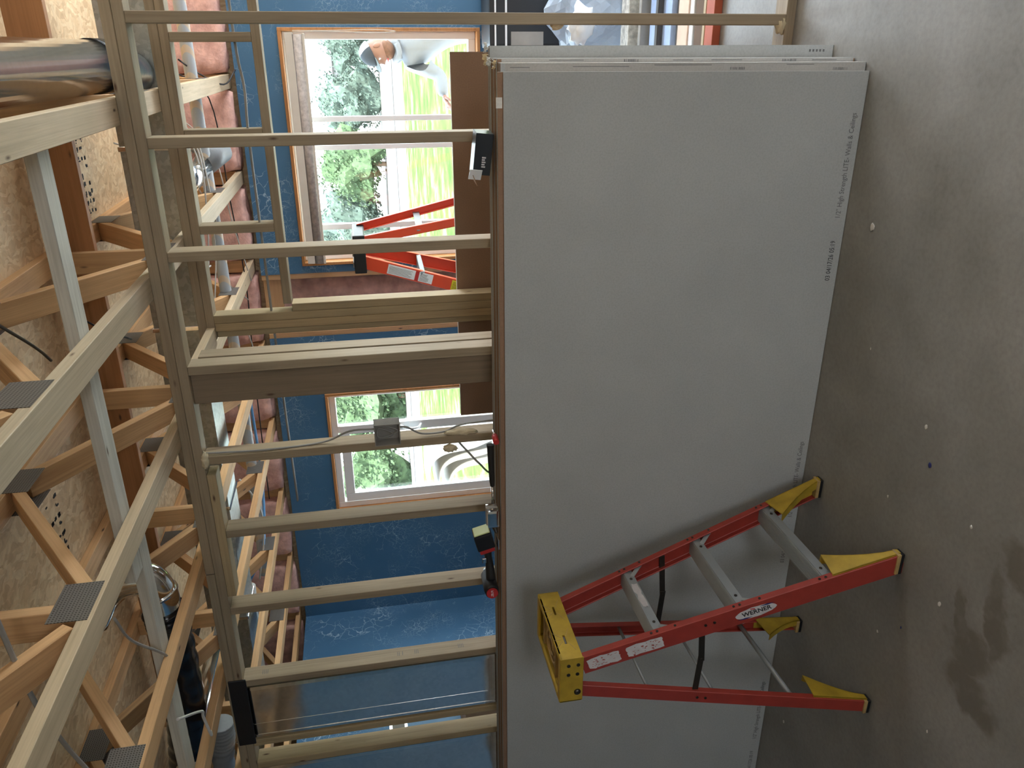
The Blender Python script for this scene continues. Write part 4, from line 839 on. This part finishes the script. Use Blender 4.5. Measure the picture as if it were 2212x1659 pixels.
FLR = [('speckled_board', (.10, 4.72), (.9, 4.86), .10, M_MARB, 'plaster-speckled pale board lying behind the plastic heap'), ('grey_track', (.10, 4.60), (.9, 4.64), .07, M_GREYBOX, 'narrow grey metal track on the floor'),
       ('blue_tarp', (.10, 4.24), (.9, 4.56), .03, M_LBLUE, 'folded pale blue tarp on the floor at right'), ('grey_track', (.10, 4.36), (.9, 4.40), .06, M_STEEL, 'dark thin bar lying over the pale blue tarp'),
       ('peach_board', (.10, 4.02), (.9, 4.15), .03, M_PEACH, 'peach coloured board offcut on the floor at right'), ('white_board', (.10, 3.955), (.9, 4.00), .03, M_WHITE, 'white plank strip on the floor beside the peach offcut'),
       ('brown_board', (.10, 3.84), (.9, 3.93), .03, M_BROWNB, 'dark brown board strip on the floor behind the red-orange one'), ('pale_batten', (.10, 3.795), (.9, 3.825), .038, M_STUDY, 'pale thin batten against the red-orange board')]
for nm, (x0, y0), (x1, y1), hh, mt, lab in FLR:
    x0 = -.28
    bm = bmesh.new(); abox(bm, (x0, y0, .0), (x1, y1, hh), 0, .003); tag(mk(nm, bm, mt), lab, 'board' if 'tarp' not in nm else 'tarp')
# left end: outlet on the blue wall, cardboard box
r = thing('outlet_bracket', (LX+.01, 4.39, 1.70), 'empty metal outlet bracket cut in the blue left wall', 'electrical box')
bm = bmesh.new(); rect = (4.345, 4.435, 1.645, 1.755)
abox(bm, (LX, 4.345, 1.635), (LX+.006, 4.435, 1.655)); mk('bracket_ear', bm, M_CHROME, None, r)
bm = bmesh.new(); abox(bm, (LX, 4.345, 1.745), (LX+.006, 4.435, 1.765)); mk('bracket_ear', bm, M_CHROME, None, r)
bm = bmesh.new(); abox(bm, (LX, 4.355, 1.655), (LX+.003, 4.425, 1.745)); mk('bracket_hole', bm, M_STEEL, None, r)
r = thing('cardboard_box', (-4.3, 4.3, .65), 'brown cardboard box with blue lettering beside the blue left wall', 'box')
bm = bmesh.new(); abox(bm, (-4.58, 4.05, .0), (-4.10, 4.60, 1.24), 0, .004); mk('carton', bm, M_TAN, None, r)
text('box_lettering', 'Co', .12, basis((-4.0985, 4.32, 1.13), (0, 1, 0), (0, 0, 1)), M_BLUEP, r)
# small chips and crumbs on the concrete
def fl(x, y, s, mat, lab):
    tag(lumpy('floor_chip', (x, y, s*.10), (s, s*.7, s*.10), mat, None, .5, 3, 2), lab, 'debris', 'crumbs on the concrete floor')
fl(-.553, 2.356, .016, M_CHIP, 'largest white plaster splat on the floor by the sheet print'); fl(-1.198, 1.869, .009, M_NAVY, 'dark blue paint flake on the floor'); fl(-2.77, 2.36, .008, M_CHIP, 'pale crumb on the floor left of the ladder, upper')
for (x, y, s, mt, lab) in ((-1.09, 1.92, .008, M_CHIP, 'white crumb right of the blue flake'), (-1.29, 1.66, .007, M_CHIP, 'white crumb near the damp stain top'), (-1.60, 1.70, .009, M_CHIP, 'white crumb between ladder foot and stain'), (-1.90, 1.93, .006, M_CHIP, 'white crumb under the ladder'),
                           (-1.80, 1.83, .005, M_NAVY, 'tiny dark flake under the ladder'), (-2.05, 1.62, .006, M_CHIP, 'white crumb beyond the ladder rear foot'), (-1.40, 2.02, .005, M_CHIP, 'tiny white crumb right of the ladder foot'), (-.95, 2.25, .005, M_CHIP, 'tiny white crumb at the sheet foot')):
    fl(x, y, s, mt, lab)
# ================================================================== outside
bm = bmesh.new(); abox(bm, (-60, 6.0, -.45), (60, 10.5, -.35)); struct(mk('bounce_ground', bm, M_BOUNCE))  # unseen pale strip, added to bounce daylight up through the windows
bm = bmesh.new(); abox(bm, (-60, 10.5, -.45), (60, 34, -.35)); tag(mk('lawn', bm, M_GRASS), 'bright green lawn outside the windows', 'grass', None, 'stuff')
bm = bmesh.new(); abox(bm, (-120, 34, -.45), (120, 140, -.35)); struct(mk('lot_ground', bm, M_GRAVEL))
tag(tube('kerb_line', [(-60, 42, -.29), (60, 42, -.29)], .05, M_INKG, None, 6), 'thin dark line of a far kerb beyond the lawn', 'kerb')
random.seed(21)
def tree(x, y, h, mt, lab):
    r = thing('tree', (x, y, -.35), lab, 'tree', 'trees beyond the pale lot')
    tube('trunk', [(x, y, -.35), (x+.05, y, h*.12), (x, y, h*.4)], [.16][0], M_BROWNB, r, 8)
    bm = bmesh.new()
    for _ in range(2600):
        u = V((random.gauss(0, 1), random.gauss(0, 1), random.gauss(0, 1))).normalized()*random.uniform(.55, 1)**.5
        k_ = 1.05+.65*noise.noise(u*1.9+V((x, y, 0)))
        p = V((x+u.x*h*.55*k_, y+u.y*h*.30*k_, h*.44+u.z*h*.52*k_)); n_ = V((random.gauss(0, 1), random.gauss(0, 1), random.gauss(0, 1))).normalized(); a = n_.orthogonal().normalized(); b = n_.cross(a); s = random.uniform(.06, .17)*h/5
        bm.faces.new([bm.verts.new(p+a*s), bm.verts.new(p+b*s*.6), bm.verts.new(p-a*s), bm.verts.new(p-b*s*.6)])
    q0 = bmesh.ops.create_icosphere(bm, subdivisions=3, radius=1)['verts']
    for v in q0:
        k_ = .85+.65*noise.noise(v.co*1.9+V((x, y, 0))); v.co = V((x+v.co.x*h*.55*k_, y+v.co.y*h*.30*k_, h*.44+v.co.z*h*.52*k_))
    mk('crown', bm, mt, None, r)
for i, (x, y, h, mt, lab) in enumerate(((-7.5, 58, 4.4, M_PLANT, 'low green tree seen through the left lite of the wide window'), (-12.0, 60, 5.2, M_PLANTB, 'blue-green tree behind the orange ladder'), (-3.5, 62, 4.2, M_PLANTB, 'hazy tree in the middle of the wide window'),
    (-22, 50, 5.5, M_PLANT, 'green tree in the right part of the second window'), (-28, 48, 5.6, M_PLANT, 'green tree in the open sash of the second window'), (-33, 50, 5.8, M_PLANTB, 'blue-green tree at the left of the second window'), (-16.5, 64, 5, M_PLANT, 'tree between the two windows'), (.8, 60, 3.8, M_PLANTB, 'hazy tree behind the person'))):
    tree(x, y, h, mt, lab)
r = thing('distant_house', (1, 75, -.35), 'pale house with grey roof behind the person', 'house')
bm = bmesh.new(); abox(bm, (-4, 75, -.35), (5, 83, 3.2)); mk('walls', bm, M_SIDING, None, r)
bm = bmesh.new(); prism(bm, [(74.5, 3.2), (79, 5.6), (83.5, 3.2)], lambda a, b, c_: V((c_, a, b)), -4.5, 5.5); mk('roof', bm, M_ROOF, None, r)
# pile of curved clear roofing sheets outside the second window
for i in range(3):
    dx = -.10*i; dz = -.11*i
    path = smoothpath([(-4.10+dx, 8.0, -.34), (-4.15+dx, 8.0, .30+dz), (-4.25+dx, 8.0, .62+dz), (-4.30+dx, 8.0, .95+dz), (-4.42+dx, 8.0, 1.10+dz), (-4.62+dx, 8.0, 1.13+dz), (-4.9+dx, 8.0, 1.14+dz)], 5)
    bm = bmesh.new(); A = [bm.verts.new(p) for p in path]; B = [bm.verts.new(p+V((0, .9, 0))) for p in path]
    for k in range(len(path)-1): bm.faces.new((A[k], A[k+1], B[k+1], B[k]))
    bmesh.ops.solidify(bm, geom=bm.faces[:], thickness=.02)
    o = mk('curved_panel', bm, M_GREYBOX, None, None, True); tag(o, ['topmost curved grey panel nested outside the second window', 'middle curved grey panel nested outside the second window', 'lowest curved grey panel nested outside the second window'][i], 'panel', 'nested curved panels outside')
# ---------------------------------------------------------------- the person outside the wide window
P = thing('person', (.05, 6.75, -.35), 'person outside in pale hoodie and cap, bearded, looking down, arm reaching', 'person')
def skin_body(name, pts, edges, radii, mat, parent, sub=2):
    me = bpy.data.meshes.new(name); me.from_pydata([tuple(p) for p in pts], edges, []); o = bpy.data.objects.new(name, me); COL.objects.link(o)
    sk = o.modifiers.new('skin', 'SKIN'); 
    for i, rr in enumerate(radii):
        sv = me.skin_vertices[0].data[i]; sv.radius = rr if isinstance(rr, tuple) else (rr, rr); sv.use_root = (i == 0)
    sk.use_smooth_shade = True; sb = o.modifiers.new('sub', 'SUBSURF'); sb.levels = sb.render_levels = sub
    dg = bpy.context.evaluated_depsgraph_get(); me2 = bpy.data.meshes.new_from_object(o.evaluated_get(dg)); bpy.data.objects.remove(o)
    me2.materials.clear(); me2.materials.append(mat)
    for p in me2.polygons: p.use_smooth = True
    return put(bpy.data.objects.new(name, me2), Matrix(), parent)
def Q(x, y, z): return V((x, y, z))
hip, chest, neck = Q(.20, 6.85, .60), Q(.10, 6.78, 1.02), Q(.035, 6.72, 1.29)
body = [hip, Q(.17, 6.83, .80), chest, Q(.055, 6.74, 1.20), neck, Q(.02, 6.70, 1.36),
        Q(-.11, 6.68, 1.20), Q(-.19, 6.64, .98), Q(-.30, 6.55, .985), Q(-.34, 6.53, .98),
        Q(.26, 6.84, 1.18), Q(.34, 6.82, .95), Q(.32, 6.66, .78),
        Q(.10, 6.83, .50), Q(.07, 6.80, .10), Q(.06, 6.84, -.28), Q(.05, 6.72, -.31),
        Q(.29, 6.87, .50), Q(.31, 6.86, .10), Q(.31, 6.90, -.28), Q(.31, 6.78, -.31)]
ed = [(0, 1), (1, 2), (2, 3), (3, 4), (4, 5), (3, 6), (6, 7), (7, 8), (8, 9), (3, 10), (10, 11), (11, 12), (0, 13), (13, 14), (14, 15), (15, 16), (0, 17), (17, 18), (18, 19), (19, 20)]
rad = [(.15, .11), (.145, .11), (.165, .12), (.14, .10), .065, .06, .072, .056, .046, .040, .07, .05, .036, .085, .06, .045, .04, .085, .06, .045, .04]
skin_body('body', body, ed, rad, M_HOOD, P)
# trousers over the legs
skin_body('trousers', [hip, Q(.10, 6.83, .48), Q(.07, 6.80, .10), Q(.06, 6.84, -.26), Q(.29, 6.87, .48), Q(.31, 6.86, .10), Q(.31, 6.90, -.26)], [(0, 1), (1, 2), (2, 3), (0, 4), (4, 5), (5, 6)], [(.155, .115), .097, .07, .056, .097, .07, .056], M_JEANS, P)
# head: shaped, facing left, bowed
hm = Matrix.Translation((-.015, 6.68, 1.475)) @ Matrix.Rotation(math.radians(-62), 4, 'Z') @ Matrix.Rotation(math.radians(24), 4, 'X')
bm = bmesh.new(); bmesh.ops.create_uvsphere(bm, u_segments=36, v_segments=28, radius=1)
for v in bm.verts:
    x, y, z = v.co   # face looks along -y
    X, Y, Z = x*.076, y*.095, z*.118
    if z < 0: X *= 1-.22*(-z); Y = Y*(1-.12*(-z)) - .010*(-z)*(1 if y < 0 else -.4)
    if y < 0:
        g = math.exp(-(x/.16)**2); Y -= .024*g*math.exp(-((z+.12)/.13)**2) + .010*g*math.exp(-((z-.05)/.22)**2)
        Y += .010*math.exp(-((abs(x)-.38)/.16)**2)*math.exp(-((z-.10)/.12)**2)
        Y -= .007*math.exp(-(x/.3)**2)*math.exp(-((z+.42)/.07)**2) + .006*math.exp(-(x/.4)**2)*math.exp(-((z-.26)/.08)**2) + .012*math.exp(-(x/.35)**2)*math.exp(-((z+.80)/.16)**2)
    v.co = (X, Y, Z)
hd = mk('head', bm, M_SKIN, hm, P, True)
for s in (-1, 1):
    bm = bmesh.new(); bmesh.ops.create_uvsphere(bm, u_segments=14, v_segments=10, radius=.0100); mk('eye', bm, M_WHITE, hm @ Matrix.Translation((s*.029, -.0775, .010)), hd, True)
    bm = bmesh.new(); bmesh.ops.create_uvsphere(bm, u_segments=10, v_segments=8, radius=.0055); mk('iris', bm, M_BROWNB, hm @ Matrix.Translation((s*.029, -.0840, .008)), hd, True)
    bm = bmesh.new(); bmesh.ops.create_uvsphere(bm, u_segments=14, v_segments=10, radius=1)
    for v in bm.verts: v.co = V((v.co.x*.009, v.co.y*.020, v.co.z*.031))
    mk('ear', bm, M_SKIN, hm @ Matrix.Translation((s*.078, .006, -.008)), hd, True)
    bm = bmesh.new(); atube(bm, smoothpath([(s*.014, -.098, .033), (s*.030, -.097, .038), (s*.046, -.086, .033)], 4), .004, 8); mk('eyebrow', bm, M_BEARD, hm, hd)
bm = bmesh.new(); atube(bm, smoothpath([(-.022, -.099, -.049), (0, -.109, -.047), (.022, -.099, -.049)], 5), .005, 8); mk('mouth', bm, M_PRED, hm, hd)
bm = bmesh.new(); bmesh.ops.create_uvsphere(bm, u_segments=30, v_segments=24, radius=1)
for v in bm.verts:
    x, y, z = v.co; v.co = V((x*.068*(1-.15*max(0, -z)), y*.082-.018, z*.062-.078)) + V((0, 0, 0))
bmesh.ops.delete(bm, geom=[v for v in bm.verts if v.co.y > .03 or v.co.z > -.040], context='VERTS'); bmesh.ops.solidify(bm, geom=bm.faces[:], thickness=.006)
for v in bm.verts: v.co += V((0, -.001, 0)) + v.co.normalized()*.004*noise.noise(v.co*90)
mk('beard', bm, M_BEARD, hm, hd, True)
bm = bmesh.new(); bmesh.ops.create_uvsphere(bm, u_segments=32, v_segments=24, radius=1)
for v in bm.verts: v.co = V((v.co.x*.086, v.co.y*.104, v.co.z*.115+.018))
bmesh.ops.delete(bm, geom=[v for v in bm.verts if v.co.z < .042], context='VERTS'); bmesh.ops.solidify(bm, geom=bm.faces[:], thickness=.003)
for f in bm.faces:
    c_ = f.calc_center_median(); f.material_index = 0 if c_.y < .01 else 1
cp = mk('cap', bm, [M_CAPD, M_WHITE], hm, hd, True)
bm = bmesh.new(); pts = [(-.07, -.07)] + [(.07*math.cos(math.pi+a_*math.pi/10)*1.0, -.085-.075*math.sin(a_*math.pi/10)) for a_ in range(11)] + [(.07, -.07)]
prism(bm, pts, lambda a, b, c_: V((a, b, c_-.25*a*a*10*.1 + .044+.10*(b+.085))), 0, .004); mk('cap_brim', bm, M_CAPG, hm, hd)
# hood hanging behind the neck, folds
lumpy('hood', (.02, 6.76, 1.31), (.115, .085, .075), M_HOOD, P, .22, 3, 4); 
bm = bmesh.new(); atube(bm, smoothpath([(-.08, 6.67, 1.335), (-.06, 6.62, 1.31), (-.02, 6.615, 1.30), (.04, 6.63, 1.315)], 5), .022, 10); mk('hood_collar', bm, M_HOOD, None, P)
# the reaching hand
hb = V((-.335, 6.53, .980)); dr = V((-.75, -.35, -.35)).normalized(); up = V((0, 0, 1)); sd = dr.cross(up).normalized(); u2 = sd.cross(dr)
pts = [hb, hb+dr*.045, hb+dr*.085]; ed2 = [(0, 1), (1, 2)]; rd = [(.026, .022), (.036, .018), (.034, .015)]
for i, (off, ln, bend) in enumerate(((-.030, .062, .3), (-.010, .072, .25), (.010, .068, .3), (.028, .054, .4))):
    base = 2; k = len(pts); p0 = hb+dr*.088+sd*off; p1 = p0+(dr-u2*bend).normalized()*ln*.45; p2 = p1+(dr-u2*(bend+.5)).normalized()*ln*.32; p3 = p2+(dr-u2*(bend+.9)).normalized()*ln*.25
    pts += [p0, p1, p2, p3]; ed2 += [(base, k), (k, k+1), (k+1, k+2), (k+2, k+3)]; rd += [.012, .0112, .0105, .009]
k = len(pts); t0 = hb+dr*.030-sd*.028; pts += [t0, t0-sd*.022+dr*.025-u2*.01, t0-sd*.028+dr*.052-u2*.02]; ed2 += [(1, k), (k, k+1), (k+1, k+2)]; rd += [.013, .011, .0095]
skin_body('hand', pts, ed2, rd, M_SKIN, P, 2)
hb2 = V((.32, 6.65, .77)); dr = V((-.3, -.8, -.3)).normalized(); sd = dr.cross(up).normalized(); u2 = sd.cross(dr)
pts = [hb2, hb2+dr*.045, hb2+dr*.085]; ed2 = [(0, 1), (1, 2)]; rd = [(.026, .022), (.036, .018), (.034, .015)]
for i, (off, ln, bend) in enumerate(((-.030, .062, .3), (-.010, .072, .25), (.010, .068, .3), (.028, .054, .4))):
    k = len(pts); p0 = hb2+dr*.088+sd*off; p1 = p0+(dr-u2*bend).normalized()*ln*.45; p2 = p1+(dr-u2*(bend+.5)).normalized()*ln*.32; p3 = p2+(dr-u2*(bend+.9)).normalized()*ln*.25
    pts += [p0, p1, p2, p3]; ed2 += [(2, k), (k, k+1), (k+1, k+2), (k+2, k+3)]; rd += [.012, .0112, .0105, .009]
k = len(pts); t0 = hb2+dr*.030+sd*.028; pts += [t0, t0+sd*.022+dr*.025, t0+sd*.028+dr*.052]; ed2 += [(1, k), (k, k+1), (k+1, k+2)]; rd += [.013, .011, .0095]
skin_body('hand', pts, ed2, rd, M_SKIN, P, 2)
for x_, y_ in ((.05, 6.74), (.31, 6.80)):
    bm = bmesh.new(); abox(bm, (x_-.05, y_-.14, -.35), (x_+.05, y_+.13, -.27), 0, .03); mk('shoe', bm, M_BROWNB, None, P)
